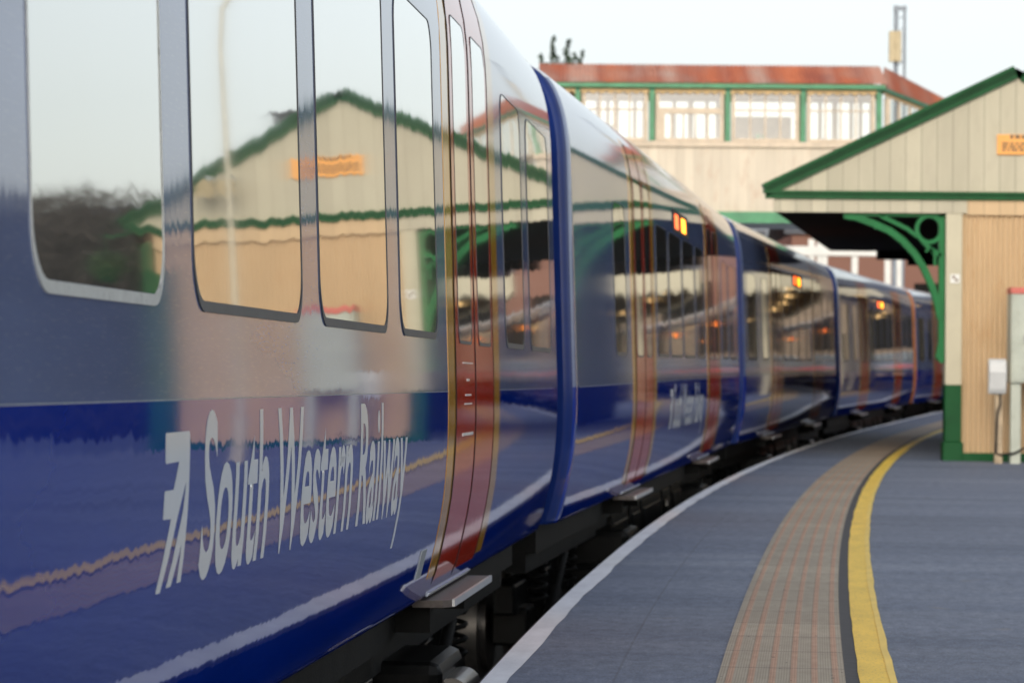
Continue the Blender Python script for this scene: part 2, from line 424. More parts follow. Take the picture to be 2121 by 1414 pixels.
# ------------------------------------------------------------------ railway carriages
PROF = [(.200, .128), (.207, .112), (.218, .1035), (.235, .0975), (.27, .0865), (.31, .0752), (.36, .0622), (.43, .0465), (.52, .0290), (.60, .0170), (.67, .0100), (.74, .0055), (.82, .0015), (.90, 0), (1.01, .001), (1.09, .003),
        (1.5, .0169), (2.0, .0339), (2.30, .0441), (2.40, .0485), (2.47, .0545), (2.54, .0635), (2.60, .0745), (2.66, .0895), (2.72, .1095), (2.77, .131), (2.81, .154), (2.845, .180), (2.875, .211), (2.90, .246), (2.925, .292), (2.95, .355), (2.975, .44), (3.0, .56), (3.02, .70), (3.04, .95), (3.05, 1.38)]
WID, LEN = 2.76, 19.6
def inset(z): return interp(z, [p[0] for p in PROF], [p[1] for p in PROF])

def fine_profile():
    pts = []
    for i in range(len(PROF) - 1):
        (z0, a0), (z1, a1) = PROF[i], PROF[i + 1]
        pts.append((z0, a0))
    pts.append(PROF[-1])
    # smooth the hand-measured tumblehome a little
    return pts

def body_shell(parent, end_mat):
    pr = fine_profile()
    full = pr + [(z, WID - a) for z, a in reversed(pr[:-1])]
    st = [0, .005, .015, .03, .055, .08, .12, .16, .163, .17, .5, 6.5, 13.1, LEN - .5, LEN - .06, LEN - .053, LEN - .05, LEN - .035, LEN - .02, LEN - .008, LEN - .002, LEN]
    rows = []
    for t in st:
        d = max(0, (.16 - t) / .16, (t - (LEN - .05)) / .05)
        e = (.065 if t < 5 else .02) * (1 - math.sqrt(max(0, 1 - d * d)))
        rows.append([(t, a + e * (1 if a < WID / 2 else -1) * min(1, abs(WID / 2 - a) / .6), z - .35 * e * max(0, (z - 2.7) / .35)) for z, a in full])
    mb = MB(); npr = len(full)
    def mi(i, k):
        if i < 4: return 2
        z = (full[k][0] + full[k + 1][0]) / 2
        return 1 if z < 1.01 else (3 if z > 2.86 else 0)
    mb.loft(rows, smooth=True, mifun=mi)
    mb.add(rows[0], [tuple(range(npr))], 2); mb.add(rows[-1], [tuple(range(npr))[::-1]], 2)
    o = mb.build('body_shell', [M['paint_upper'], M['paint_lower'], end_mat, M['roof_white']], parent)
    return o

def rounded(x0, x1, z0, z1, r, n=7):
    pts = []
    for cx, cz, a0 in ((x1 - r, z1 - r, 0), (x0 + r, z1 - r, 90), (x0 + r, z0 + r, 180), (x1 - r, z0 + r, 270)):
        for k in range(n + 1):
            a = R(a0 + 90 * k / n); pts.append((cx + r * math.cos(a), cz + r * math.sin(a)))
    return pts

def pane_mb(x0, x1, z0, z1, r, proud):
    """glass that follows the body side, with rounded corners"""
    zs = sorted(set([z0 + r * (1 - math.cos(R(90 * k / 8))) for k in range(9)] + [z1 - r * (1 - math.cos(R(90 * k / 8))) for k in range(9)] + [z0 + r + (z1 - z0 - 2 * r) * k / 24 for k in range(25)]))
    rows = []
    for z in zs:
        d = max(0, z0 + r - z, z - (z1 - r)); q = r - math.sqrt(max(0, r * r - d * d))
        rows.append([(x0 + q, inset(z) - proud, z), (x1 - q, inset(z) - proud, z)])
    return MB().loft(rows, smooth=True)

def ring_mb(x0, x1, z0, z1, r, w, wb, proud):
    o = rounded(x0 - w, x1 + w, z0 - wb, z1 + w, r + w); i = rounded(x0, x1, z0, z1, r)
    mb = MB(); n = len(o)
    A = [(x, inset(z) - proud, z) for x, z in o]; B = [(x, inset(z) - proud, z) for x, z in i]
    C = [(x, inset(z) + .002, z) for x, z in o]; D = [(x, inset(z) + .001, z) for x, z in i]
    fs = []
    for k in range(n):
        q = (k + 1) % n
        fs += [(k, q, n + q, n + k), (2 * n + k, 2 * n + q, q, k), (n + k, n + q, 3 * n + q, 3 * n + k)]
    mb.add(A + B + C + D, fs); return mb

def strip_panel(x0, x1, z0, z1, proud, nz=26, rtop=0.0):
    """a panel that follows the body profile from z0 to z1"""
    zs = [z0 + (z1 - z0) * k / nz for k in range(nz + 1)]
    mb = MB()
    rows = []
    for z in zs: rows.append([(x0, inset(z) + .004, z), (x0, inset(z) - proud, z), (x1, inset(z) - proud, z), (x1, inset(z) + .004, z)])
    o = len(mb.v)
    for r in rows: mb.v += r
    for i in range(nz):
        for k in range(3):
            mb.f.append([o + i * 4 + k, o + i * 4 + k + 1, o + (i + 1) * 4 + k + 1, o + (i + 1) * 4 + k]); mb.m.append(0); mb.smooth.append(k == 1)
    # split vertices of the face so the edges stay crisp
    mb.add(rows[0], [(0, 1, 2, 3)]); mb.add(rows[-1], [(0, 1, 2, 3)])
    return mb

def crisp(o):
    me = o.data
    bm = bmesh.new(); bm.from_mesh(me)
    for e in bm.edges:
        if len(e.link_faces) == 2 and e.calc_face_angle(0) > R(35): e.smooth = False
    bm.to_mesh(me); bm.free(); return o

def window(parent, x0, x1, z0=1.228, z1=2.385, r=.12, white=False):
    fr = ring_mb(x0, x1, z0, z1, r, .0022, .024, .0035).build('window', M['gasket_white'] if white else M['gasket'], parent)
    pane_mb(x0 + .001, x1 - .001, z0 + .001, z1 - .001, r, .0012).build('pane', M['glass'], fr)
    return fr

def door(parent, x0, seam, x1, detail=False):
    xa, xb = x0 + .27, x1 - .33
    for a, b in ((x0, xa), (xb, x1)):
        crisp(strip_panel(a, b, .205, 2.76, .002).build('door_jamb', M['gold'], parent))
    for k, (a, b) in enumerate(((xa + .012, seam - .012), (seam + .012, xb - .012))):
        lf = crisp(strip_panel(a, b, .205, 2.74, .004).build('door_leaf', M['red'], parent))
        g0, g1 = (a + .13, b - .13) if k == 0 else (a + .16, b - .10)
        fr = ring_mb(g0, g1, 1.21, 2.50, .06, .005, .012, .0065).build('window', M['gasket'], lf)
        pane_mb(g0 + .001, g1 - .001, 1.211, 2.499, .06, .0055).build('pane', M['glass'], fr)
        if k == 0 and detail:
            st = MB()
            for zz, hh, w in ((1.12, .005, .42), (1.05, .009, .10), (.99, .007, .24), (.955, .006, .30), (.83, .012, .44)):
                xm = (a + b) / 2 + .08
                st.box(xm - w / 2, xm + w / 2, inset(zz) - .0055, inset(zz) - .003, zz, zz + hh)
            st.build('door_sticker', M['letter'], lf)
    sm = strip_panel(seam - .013, seam + .013, .205, 2.74, .006).build('door_seal', M['black'], parent)
    strip_panel(xb - .012, xb + .002, .205, 2.74, .0055).build('door_seal', M['black'], parent)
    strip_panel(xa - .002, xa + .012, .205, 2.74, .0055).build('door_seal', M['black'], parent)
    cp = crisp(strip_panel(xa, xb, .206, .222, .008, 2).build('door_sill_strip', M['letter'], parent))
    st = MB(); a, b = xa - .03, xb - .02
    st.prism([(a, .16, .166), (a, .04, .166), (a + .05, .01, .166), (b, .01, .166), (b, .16, .166)], (0, 0, .028))
    s = st.build('door_step', M['tread'], parent)
    MB().box(a + .05, b, -.002, .009, .168, .196).build('step_edge', M['alu'], s)
    for q in (a + .1, b - .2): MB().box(q, q + .025, .10, .30, .06, .165).build('step_bracket', M['underframe'], s)

def text_mesh(body, size_x0, size_x1, z_base, cap, name, parent, mat, bold=.0):
    cu = bpy.data.curves.new(name, 'FONT'); cu.body = body; cu.size = 1.0; cu.offset = bold; cu.resolution_u = 5
    to = bpy.data.objects.new('tmp', cu); col.objects.link(to)
    bpy.context.view_layer.update()
    dg = bpy.context.evaluated_depsgraph_get()
    me = bpy.data.meshes.new_from_object(to.evaluated_get(dg))
    bpy.data.objects.remove(to); bpy.data.curves.remove(cu)
    xs = [v.co.x for v in me.vertices]; x_lo, x_hi = min(xs), max(xs)
    capz = 0.72
    bm = bmesh.new(); bm.from_mesh(me)
    for v in bm.verts:
        v.co.x = size_x0 + (v.co.x - x_lo) / (x_hi - x_lo) * (size_x1 - size_x0); v.co.y = z_base + v.co.y / capz * cap
    wrap(bm); bm.to_mesh(me); bm.free()
    for p in me.polygons: p.use_smooth = True
    me.materials.clear(); me.materials.append(mat)
    me.name = name
    o = bpy.data.objects.new(name, me); col.objects.link(o); o.parent = parent
    return o

def wrap(bm, proud=.0006):
    """cut flat lettering (x, z in y) at many heights and lay it on the body side"""
    z = .45
    while z < 1.05:
        bmesh.ops.bisect_plane(bm, geom=bm.verts[:] + bm.edges[:] + bm.faces[:], plane_co=(0, z, 0), plane_no=(0, 1, 0)); z += .02
    for v in bm.verts:
        x, zz = v.co.x, v.co.y; v.co = (x, inset(zz) - proud, zz)

def flat_letters(polys, name, parent, mat):
    bm = bmesh.new()
    for poly in polys: bm.faces.new([bm.verts.new((x, z, 0)) for x, z in poly])
    bmesh.ops.triangulate(bm, faces=bm.faces[:]); wrap(bm)
    me = bpy.data.meshes.new(name); bm.to_mesh(me); bm.free(); me.materials.append(mat)
    for p in me.polygons: p.use_smooth = True
    o = bpy.data.objects.new(name, me); col.objects.link(o); o.parent = parent; return o

def lettering(parent, t0, t1, mark0):
    text_mesh('South Western Railway', t0, t1, .615, .377, 'lettering', parent, M['letter'], .016)
    # arrow-like mark: two stacked flags on slanted stems
    w = .29; x = lambda u: mark0 + u * w
    z = lambda q: .605 + q * .333      # q 0..1
    Q = lambda pts: [(x(a), z(b)) for a, b in pts]
    flat_letters([Q([(0, 1), (.03, 1.01), (.97, 1.01), (1, .99), (1, .82), (.88, .82), (.56, .82), (.03, .815), (0, .83)]),
                  Q([(.56, .82), (.88, .82), (.865, .68), (.58, .46), (.32, .46), (.36, .645)]), Q([(0, .63), (.03, .645), (.36, .645), (.32, .46), (0, .465)]),
                  Q([(.32, .46), (.58, .46), (.12, 0), (-.03, 0), (-.05, .02)]), Q([(.88, .82), (1, .82), (1, .5), (.80, .5), (.865, .68)]),
                  Q([(.80, .5), (1, .5), (.84, .30), (.54, .02), (.34, .02)]), Q([(1, .5), (.94, .03), (.77, .03), (.82, .28), (.84, .30)])], 'arrow_mark', parent, M['letter'])

def wheel(parent, x):
    w = MB(); n = 28
    for r, y0, y1 in ((.42, .70, .83), (.45, .83, .86), (.30, .66, .70)):
        w.tube([(x, y0, -.50), (x, y1, -.50)], r, n)
    return w.build('wheel', M['steel'], parent)

def bogie(parent, xc):
    fr = MB()
    fr.box(xc - 1.7, xc + 1.7, .46, .60, -.42, -.22).box(xc - .35, xc + .35, .42, .62, -.60, -.42)
    for s in (-1, 1):
        fr.box(xc + s * 1.3 - .2, xc + s * 1.3 + .2, .40, .64, -.62, -.38)
        fr.tube([(xc + s * .6, .50, -.40), (xc + s * .6, .50, -.05)], .11, 12)
    b = fr.build('bogie', M['equip'], parent, bevel=.02)
    for s in (-1, 1):
        wheel(b, xc + s * 1.3)
        sp = []
        for k in range(40): a = k * .7; sp.append((xc + s * .95 + .075 * math.cos(a), .42 + .075 * math.sin(a), -.40 + k * .008))
        MB().tube(sp, .014, 6).build('coil_spring', M['underframe'], b)
    MB().tube([(xc - .75, .34, -.48), (xc + .10, .34, -.12)], .032, 8).tube([(xc - .75, .34, -.48), (xc - .45, .34, -.35)], .05, 8).build('damper', M['underframe'], b)

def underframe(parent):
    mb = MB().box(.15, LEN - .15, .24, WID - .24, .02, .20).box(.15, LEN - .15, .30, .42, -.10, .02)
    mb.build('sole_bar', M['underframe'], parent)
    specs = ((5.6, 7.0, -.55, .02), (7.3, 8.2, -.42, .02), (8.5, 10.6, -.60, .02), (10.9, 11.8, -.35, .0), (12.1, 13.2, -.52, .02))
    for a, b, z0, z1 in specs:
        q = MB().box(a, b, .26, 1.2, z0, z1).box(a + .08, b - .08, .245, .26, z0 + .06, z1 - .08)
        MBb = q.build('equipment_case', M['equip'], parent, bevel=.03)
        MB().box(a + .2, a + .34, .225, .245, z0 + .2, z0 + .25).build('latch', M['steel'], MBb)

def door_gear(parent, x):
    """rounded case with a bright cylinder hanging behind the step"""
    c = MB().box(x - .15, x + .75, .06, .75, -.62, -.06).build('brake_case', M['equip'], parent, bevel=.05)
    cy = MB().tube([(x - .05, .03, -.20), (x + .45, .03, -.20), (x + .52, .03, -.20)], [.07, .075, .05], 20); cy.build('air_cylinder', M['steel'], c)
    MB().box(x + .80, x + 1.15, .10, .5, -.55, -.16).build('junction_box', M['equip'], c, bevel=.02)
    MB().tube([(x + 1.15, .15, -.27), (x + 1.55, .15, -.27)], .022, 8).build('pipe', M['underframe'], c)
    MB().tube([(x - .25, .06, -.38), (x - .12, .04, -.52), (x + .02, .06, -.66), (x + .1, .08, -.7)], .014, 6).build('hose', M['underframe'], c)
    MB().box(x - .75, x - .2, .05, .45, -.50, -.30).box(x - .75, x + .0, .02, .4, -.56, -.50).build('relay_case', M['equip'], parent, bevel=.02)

def gangway(parent):
    g = MB()
    for k in range(7): g.box(-.74 + k * .105, -.66 + k * .105, .70 + .02 * (k % 2), WID - .70 - .02 * (k % 2), .15, 2.72)
    g.box(-.74, 0, .74, WID - .74, .17, 2.66)
    g.build('gangway_bellows', M['black'], parent)

def display(parent):
    """side destination display, a lit orange panel above the windows"""
    d = MB(); x0, x1, z0, z1 = 8.85, 10.85, 2.28, 2.47
    d.add([(x0, inset(z0) - .006, z0), (x1, inset(z0) - .006, z0), (x1, inset(z1) - .006, z1), (x0, inset(z1) - .006, z1),
           (x0, inset(z0) + .01, z0), (x1, inset(z0) + .01, z0), (x1, inset(z1) + .01, z1), (x0, inset(z1) + .01, z1)],
          [(0, 1, 2, 3), (4, 7, 6, 5), (0, 4, 5, 1), (1, 5, 6, 2), (2, 6, 7, 3), (3, 7, 4, 0)])
    h = d.build('destination_display', M['black'], parent)
    for a, b, mt in ((9.05, 9.50, 'led_red'), (9.90, 10.45, 'led_amber')):
        q = MB(); za, zb = 2.31, 2.435
        q.add([(a, inset(za) - .0085, za), (b, inset(za) - .0085, za), (b, inset(zb) - .0085, zb), (a, inset(zb) - .0085, zb)], [(0, 1, 2, 3)])
        q.build('lit_segment', M[mt], h)

GRP = 'coupled carriages of the blue train'
def carriage(label, wins, doors, end_mat, first=False, whitewin=-1, wtop=2.385):
    root = empty('rail_carriage', (0, 0, 0), label, 'train carriage', GRP)
    body_shell(root, end_mat)
    for i, (a, b) in enumerate(wins): window(root, a, b, z1=wtop, white=(i == whitewin))
    for k, (a, s, b) in enumerate(doors):
        door(root, a, s, b, first); door_gear(root, a + .55)
    underframe(root); bogie(root, 2.7); bogie(root, LEN - 2.7)
    gangway(root)
    if not first: display(root)
    ve = strip_panel(.3, LEN - .3, 1.0085, 1.0105, .0004, 1).build('vinyl_edge', M['galv'], root)
    return root

J = [Vector(p) for p in ((.261, 19.1, 0), (2.662, 39.45, .10), (5.736, 59.7, .21), (9.475, 79.65, .34), (13.90, 99.5, .48), (19.0, 119.2, .62), (24.8, 138.7, .77), (31.2, 158., .9))]
d1 = Vector((1632 - CX, F, 0)).normalized()
J0 = J[0] - d1 * 20.35
PTS = [J0] + J
def place(o, k):
    a, b = PTS[k], PTS[k + 1]; d = (b - a).normalized()
    st = a + d * .75 if k else b - d * LEN
    if k == 1: st = Vector((.372, 19.93, .004)); d = (b - st).normalized()
    o.location = (st.x, st.y, st.z)
    hd = math.atan2(d.y, d.x); el = math.asin(d.z)
    o.rotation_euler = (0, -el, hd)

car1 = carriage('nearest blue carriage with large white railway lettering under its windows',
                [(6.29, 7.53), (7.89, 9.55), (9.90, 11.51), (11.87, 13.08), (16.13, 17.25), (17.64, 19.15), (.45, 1.9), (2.2, 3.4)],
                [(3.65, 4.75, 5.95), (13.43, 14.53, 15.73)], M['paint_end'], True, 0)
lettering(car1, 8.0, 12.04, 7.52)
pl = MB().box(0, .17, -.003, .003, -.055, .055).build('data_plate', M['galv'], car1); pl.location = (12.95, inset(.37) - .0005, .37); pl.rotation_euler = (.24, 0, 0)
place(car1, 0)
G_W = [(6.8, 8.05), (8.25, 9.75), (9.95, 11.5), (11.75, 13.0), (16.2, 17.25), (17.64, 19.1), (.55, 1.96), (2.9, 3.85)]
car2 = carriage('second carriage from the camera, red doors framed in gold with small white lettering between', G_W[:6] + G_W[7:],
                [(4.3, 5.42, 6.55), (13.35, 14.5, 15.65)], M['paint_end'], wtop=2.25)
lettering(car2, 8.6, 12.7, 8.12)
place(car2, 1)
car3 = carriage('third carriage, dark and unlettered, passing the green footbridge beam behind', G_W,
                [(4.3, 5.42, 6.55), (13.35, 14.5, 15.65)], M['paint_end'], wtop=2.25)
place(car3, 2)
labs = {3: 'fourth carriage with a blue near end and a lit orange display, seen under the canopy',
        4: 'fifth carriage with an orange near end, just left of the green bracket',
        5: 'sixth carriage, hidden behind the canopy post and seen only in reflections',
        6: 'seventh carriage, the farthest round the curve and seen only in reflections'}
for k in (3, 4, 5, 6):
    c = copy_tree(car3); c['label'] = labs[k]; place(c, k)
    if k == 4:
        for ch in c.children:
            if ch.name.startswith('body_shell'):
                ch.data = ch.data.copy(); ch.data.materials[2] = M['end_orange']

# ------------------------------------------------------------------ platform, lines, track
def cub(c, y): return ((c[0] * y + c[1]) * y + c[2]) * y + c[3]
CE = (-5.23567402e-06, 1.68244588e-03, 3.42583800e-02, -7.33518589e-01)
CYL = (1.64899144e-06, 7.89462147e-04, 6.73365013e-02, 3.21878020e-01)
def train_x(y):
    ys = [p.y for p in PTS]; xs = [p.x for p in PTS]
    return interp(y, ys, xs)
def edge_x(y):
    e = cub(CE, min(y, 60))
    if y > 60: 
        e60 = cub(CE, 60); t = train_x(y) + .45
        f = min(1, (y - 60) / 20); e = (1 - f) * (e60 + (train_x(y) - train_x(60))) + f * t
    return e
def yel_x(y):
    if y <= 58: return cub(CYL, y)
    d58 = cub(CYL, 58) - edge_x(58); return edge_x(y) + d58
def slope(y, f, h=.5): return (f(y + h) - f(y - h)) / (2 * h)
YS = [-14 + k * 1.0 for k in range(0, 24)] + [10 + k * .5 for k in range(0, 120)] + [70 + k * 2.0 for k in range(0, 46)]
FALL = .012
def surf_z(x, y): return elev(y) - FALL * max(0, min(12, x - edge_x(y)))
def strip_mesh(name, fa, fb, dz, mat, n=1, v_norm=False, kind='structure', edge_face=None):
    mb = MB(); rows = []; uvs = []; s = 0; prev = None
    for y in YS:
        a, b = fa(y), fb(y); mid = Vector((edge_x(y), y, 0))
        if prev is not None: s += (mid - prev).length
        prev = mid; row = []
        for k in range(n + 1):
            x = a + (b - a) * k / n
            row.append((x, y, surf_z(x, y) + dz)); uvs.append((s, k / n if v_norm else x - edge_x(y)))
        rows.append(row)
    mb.loft(rows, smooth=False); mb.uv = uvs
    o = mb.build(name, mat); tag(o, kind=kind); return o
# a gentle irregular edge for hand-painted lines
def wob(y, a, f, s): return a * mnoise.noise(Vector((y * f, s, .3))) * 2
strip_mesh('platform', edge_x, lambda y: edge_x(y) + interp(y, [0, 27, 38, 200], [4.7, 4.9, 9.5, 14]), 0, M['asphalt'], 40)
strip_mesh('platform_edge_line', lambda y: edge_x(y) + .004, lambda y: edge_x(y) + .10 + wob(y, .008, 1.7, 2), .004, M['white_line'], 1)
strip_mesh('tactile_strip', lambda y: yel_x(y) - .052 - .46, lambda y: yel_x(y) - .052, .006, M['tactile'], 6, True)
strip_mesh('bitumen_joint', lambda y: yel_x(y) - .0515, lambda y: yel_x(y) + .004, .003, M['dark_joint'], 1)
strip_mesh('yellow_line', lambda y: yel_x(y) + wob(y, .004, 2.3, 5), lambda y: yel_x(y) + .128 + wob(y, .006, 1.9, 9), .007, M['yellow_line'], 3)
strip_mesh('yellow_repaint', lambda y: yel_x(y) + .104 + wob(y, .004, 1.3, 4), lambda y: yel_x(y) + .134 + wob(y, .004, 2.6, 13), .010, M['yellow_fresh'], 1)
mb = MB(); rows = []
for y in YS:
    x = edge_x(y); z = elev(y)
    rows.append([(x, y, z), (x - .015, y, z - .01), (x - .015, y, z - .09), (x + .10, y, z - .10), (x + .10, y, z - 1.1)])
mb.loft(rows, smooth=False); tag(mb.build('platform_wall', painted('dark_platform_brick', (.05, .045, .042), .8, .3, 6, bump=.01)), kind='structure')
g = MB(); rows = []
for y in YS: rows.append([(edge_x(y) + .1 - q, y, elev(y) - .98 - .12 * (q > 4.5)) for q in (0, .6, 1.5, 2.5, 4.0, 6.0)])
g.loft(rows, smooth=False); tag(g.build('track_bed', M['ballast']), kind='structure')
rl = MB()
for off in (.66, 2.10):
    rows = []
    for y in YS:
        x = train_x(y) - off if y > -1 else J0.x - off + d1.x / d1.y * (y - J0.y); z = elev(y) - .86
        rows.append([(x - .035, y, z - .12), (x - .035, y, z), (x + .035, y, z), (x + .035, y, z - .12)])
    rl.loft(rows, smooth=False)
tag(rl.build('railway_track', M['steel']), kind='structure')
gm = MB().add([(-900, -300, -1.25), (900, -300, -1.25), (900, 1800, -1.25), (-900, 1800, -1.25)], [(0, 1, 2, 3)])
tag(gm.build('ground', M['ground']), kind='structure')

# ------------------------------------------------------------------ station building with canopy
YB = 42.0; SB = 7000 / YB
def b2(px, py, y=YB): p = at(px, py, y); return p.x, p.z
sb = empty('station_building', (0, 0, 0), 'cream and tan timber station building with green trimmed gable and canopy over the platform', 'building')
PEAK = b2(2105, 158); EL = b2(1590, 396); ER = b2(2582, 404)
zf0 = b2(1750, 440)[1]; zs0 = b2(1750, 396)[1]
ZP = lambda x: surf_z(x, YB)
xL, xR = EL[0] + .02, ER[0] - .06
xw0, xw1 = b2(1993, 600)[0], b2(2528, 600)[0]
# gable boards
MB().prism([(xL + .05, YB, zs0), (PEAK[0], YB, PEAK[1] - .02), (xR - .03, YB, zs0)], (0, .08, 0)).build('gable_boarding', M['cream_board'], sb)
xsplit = b2(2003, 420)[0]
MB().box(xL + .06, xsplit, YB - .012, YB + .06, zf0, zs0 - .1).build('fascia_boarding', M['cream_board'], sb)
MB().box(xsplit, xw1, YB - .010, YB + .06, zf0 - .02, zs0 - .1).build('fascia_boarding', M['tan_board'], sb)
# string course
sc = MB().box(xL - .05, xR + .05, YB - .05, YB + .02, zs0 - .10, zs0 - .012).box(xL - .08, xR + .08, YB - .08, YB + .02, zs0 - .035, zs0)
sc.build('string_course', M['green'], sb)
# barge boards: stepped mouldings
def barge(p, q):
    d = Vector((q[0] - p[0], 0, q[1] - p[1])).normalized(); n = Vector((-d.z, 0, d.x)); n = n if n.z > 0 else -n
    mb = MB(); P, Q = Vector((p[0], 0, p[1])), Vector((q[0], 0, q[1]))
    for a, b, y0 in ((-.03, .045, -.05), (.045, .085, -.09), (.085, .13, -.14)):
        mb.prism([P + n * a + Vector((0, YB + y0, 0)), Q + n * a + Vector((0, YB + y0, 0)), Q + n * b + Vector((0, YB + y0, 0)), P + n * b + Vector((0, YB + y0, 0))], (0, .22 - y0 * .0, 0))
    return mb
barge((EL[0] - .02, EL[1] - .035), (PEAK[0] + .002, PEAK[1])).build('barge_board', M['green'], sb)
barge((PEAK[0] + .06, PEAK[1] - .028), (ER[0] + .05, ER[1] - .035)).build('barge_board', M['green'], sb)
# roof running back along the curve
def off_x(y): return (train_x(y) - train_x(YB)) * .93
rows = []; soff = []
for y in (YB + .0, 44, 46, 48, 50, 52, 54, 56, 57):
    o = off_x(y); dz = elev(y) - elev(YB)
    rows.append([(EL[0] - .03 + o, y, EL[1] + dz), (EL[0] - .03 + o, y, EL[1] + .10 + dz), (PEAK[0] + o, y, PEAK[1] + .10 + dz), (ER[0] + o, y, ER[1] + .10 + dz), (ER[0] + o, y, ER[1] + dz), (PEAK[0] + o, y, PEAK[1] - .02 + dz)])
    soff.append([(xL + .06 + o, y + .05, zf0 + .02 + dz), (xL + .06 + o, y + .05, zs0 + dz), (xR + o, y + .05, zs0 + dz), (xR + o, y + .05, zf0 + .02 + dz)])
rb = MB().loft(rows, smooth=False, close=True); rb.add(rows[-1], [(0, 1, 2), (0, 2, 5), (2, 3, 5), (3, 4, 5)]); rb.build('roof', M['slate'], sb)
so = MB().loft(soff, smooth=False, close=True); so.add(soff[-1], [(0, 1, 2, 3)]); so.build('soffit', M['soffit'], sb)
yb2 = 57.0; o2 = off_x(yb2) + elev(yb2) * 0; dz2 = elev(yb2) - elev(YB)
bx = lambda px, y=yb2: at(px, 500, y).x
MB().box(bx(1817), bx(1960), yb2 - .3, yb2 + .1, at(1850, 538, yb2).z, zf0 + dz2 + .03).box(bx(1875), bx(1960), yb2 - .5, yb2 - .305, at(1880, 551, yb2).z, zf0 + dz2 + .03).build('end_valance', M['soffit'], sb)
# walls
def corrugated(x0, x1, y, z0, z1, pitch=.0635, amp=.015):
    mb = MB(); n = int((x1 - x0) / pitch) * 8; lo = []; hi = []
    for k in range(n + 1):
        x = x0 + (x1 - x0) * k / n; yy = y + amp * math.sin(2 * math.pi * k / 8)
        lo.append((x, yy, z0)); hi.append((x, yy, z1))
    mb.loft([lo, hi], smooth=False); return mb
zb = ZP(xw0); zseam = b2(2050, 705)[1]; zpl = b2(2050, 938)[1]
corrugated(xw0, xw1, YB + .055, zpl - .01, zseam - .006).build('wall_sheet', M['tan'], sb)
corrugated(xw0, xw1, YB + .046, zseam - .03, zf0 + .02).build('wall_sheet', M['tan'], sb)
MB().box(xw0 - .02, xw1, YB + .01, YB + .3, zb - .25, zpl).build('plinth', M['green'], sb)
sw = MB(); r0 = []
for y in (YB + .06, 46, 50, 54, 57):
    o = off_x(y); dz = elev(y) - elev(YB); r0.append([(xw0 + o, y, zb - .3 + dz), (xw0 + o, y, zf0 + dz + .03)])
sw.loft(r0, smooth=False); r0 = []
for y in (YB + .06, 46, 50, 54, 57):
    o = off_x(y); dz = elev(y) - elev(YB); r0.append([(xw1 + o, y, zb - .3 + dz), (xw1 + o, y, zf0 + dz + .03)])
sw.loft(r0, smooth=False); sw.build('side_wall', M['canopy_shade_board'], sb)
MB().box(b2(2492, 600)[0], xw1 + .02, YB - .01, YB + .045, zpl, b2(2540, 500)[1]).build('door', M['green'], sb)
# corner post
xp0, xp1 = b2(1959, 600)[0], b2(1993, 600)[0]; zmid = b2(1975, 797)[1]; zbase = b2(1975, 915)[1]
MB().box(xp0, xp1, YB + .0, YB + .2, zmid, zf0 + .001).build('corner_post', M['cream'], sb, bevel=.008)
pg = MB().box(xp0 - .004, xp1 + .002, YB - .004, YB + .2, zbase, zmid).box(xp0 - .028, xp1 + .02, YB - .03, YB + .22, zb - .3, zbase)
pg.build('post_base', M['green'], sb, bevel=.01)
px0, px1 = b2(2528, 600)[0], b2(2556, 600)[0]
MB().box(px0 + .02, px1, YB, YB + .2, zb - .4, zf0 + .05).build('corner_post', M['green'], sb, bevel=.008)
# spandrel bracket
def bk(px, py): return b2(px, py)
br = MB(); y0, y1 = YB + .06, YB + .13
def arcpts(pts): return [bk(*p) for p in pts]
br.ribbon(arcpts([(1748, 443), (1800, 443), (1960, 444)]), .055, y0, y1)
br.ribbon(arcpts([(1952, 440), (1952, 600), (1951, 725)]), .075, y0, y1)
br.ribbon(arcpts([(1750, 445), (1775, 449), (1812, 463), (1845, 478), (1872, 499), (1896, 525), (1915, 555), (1930, 588), (1941, 620), (1950, 660)]), .085, y0 - .01, y1 + .01)
br.ribbon([(bk(1926, 474)[0] + .155 * math.cos(a * .314), bk(1926, 474)[1] + .165 * math.sin(a * .314)) for a in range(21)], .05, y0 - .005, y1 + .005)
br.ribbon(arcpts([(1825, 447), (1850, 458), (1880, 473), (1903, 490)]), .05, y0, y1)
br.ribbon(arcpts([(1911, 498), (1925, 512), (1940, 522), (1950, 530)]), .05, y0, y1)
br.ribbon(arcpts([(1918, 520), (1930, 515), (1938, 530), (1938, 550)]), .03, y0, y1)
br.ribbon(arcpts([(1818, 462), (1817, 474)]), .06, y0, y1)
br.prism([(x, y0 - .01, z) for x, z in (bk(1943, 715), bk(1957, 715), bk(1957, 750), bk(1950, 752), bk(1938, 738), bk(1941, 728))], (0, .1, 0))
br.build('spandrel_bracket', M['green_light'], sb)
# roof vent and loudspeakers on the gable, small notice on the post
vx, vz = b2(2236, 205)
MB().box(vx - .20, vx + .20, YB + .4, YB + .8, vz - .35, vz + .16).box(vx - .24, vx + .24, YB + .36, YB + .84, vz + .16, vz + .20).build('roof_vent', M['slate'], sb)
for k, dx in enumerate((-.14, .14)):
    t = empty('loudspeaker', (0, 0, 0), ['beige horn loudspeaker under the gable eave, the one nearer the ridge', 'beige horn loudspeaker under the gable eave, the one nearer the outer corner'][k], 'loudspeaker', 'loudspeakers on the gable')
    sx, sz = b2(2370, 332); sx += dx
    t.location = (sx, YB - .12, sz)
    h = MB().tube([(0, 0, .06), (0, -.14, .02), (0, -.20, .0), (0, -.34, -.05)], [.05, .06, .085, .12], 14); h.build('horn', M['mast_box'], t)
    MB().box(-.03, .03, -.12, .115, .06, .14).build('bracket', M['galv'], t)
nx, nz = b2(1978, 577)
no = empty('post_notice', (nx, YB - .002, nz), 'small white square marker with dark checks on the cream corner post', 'sign')
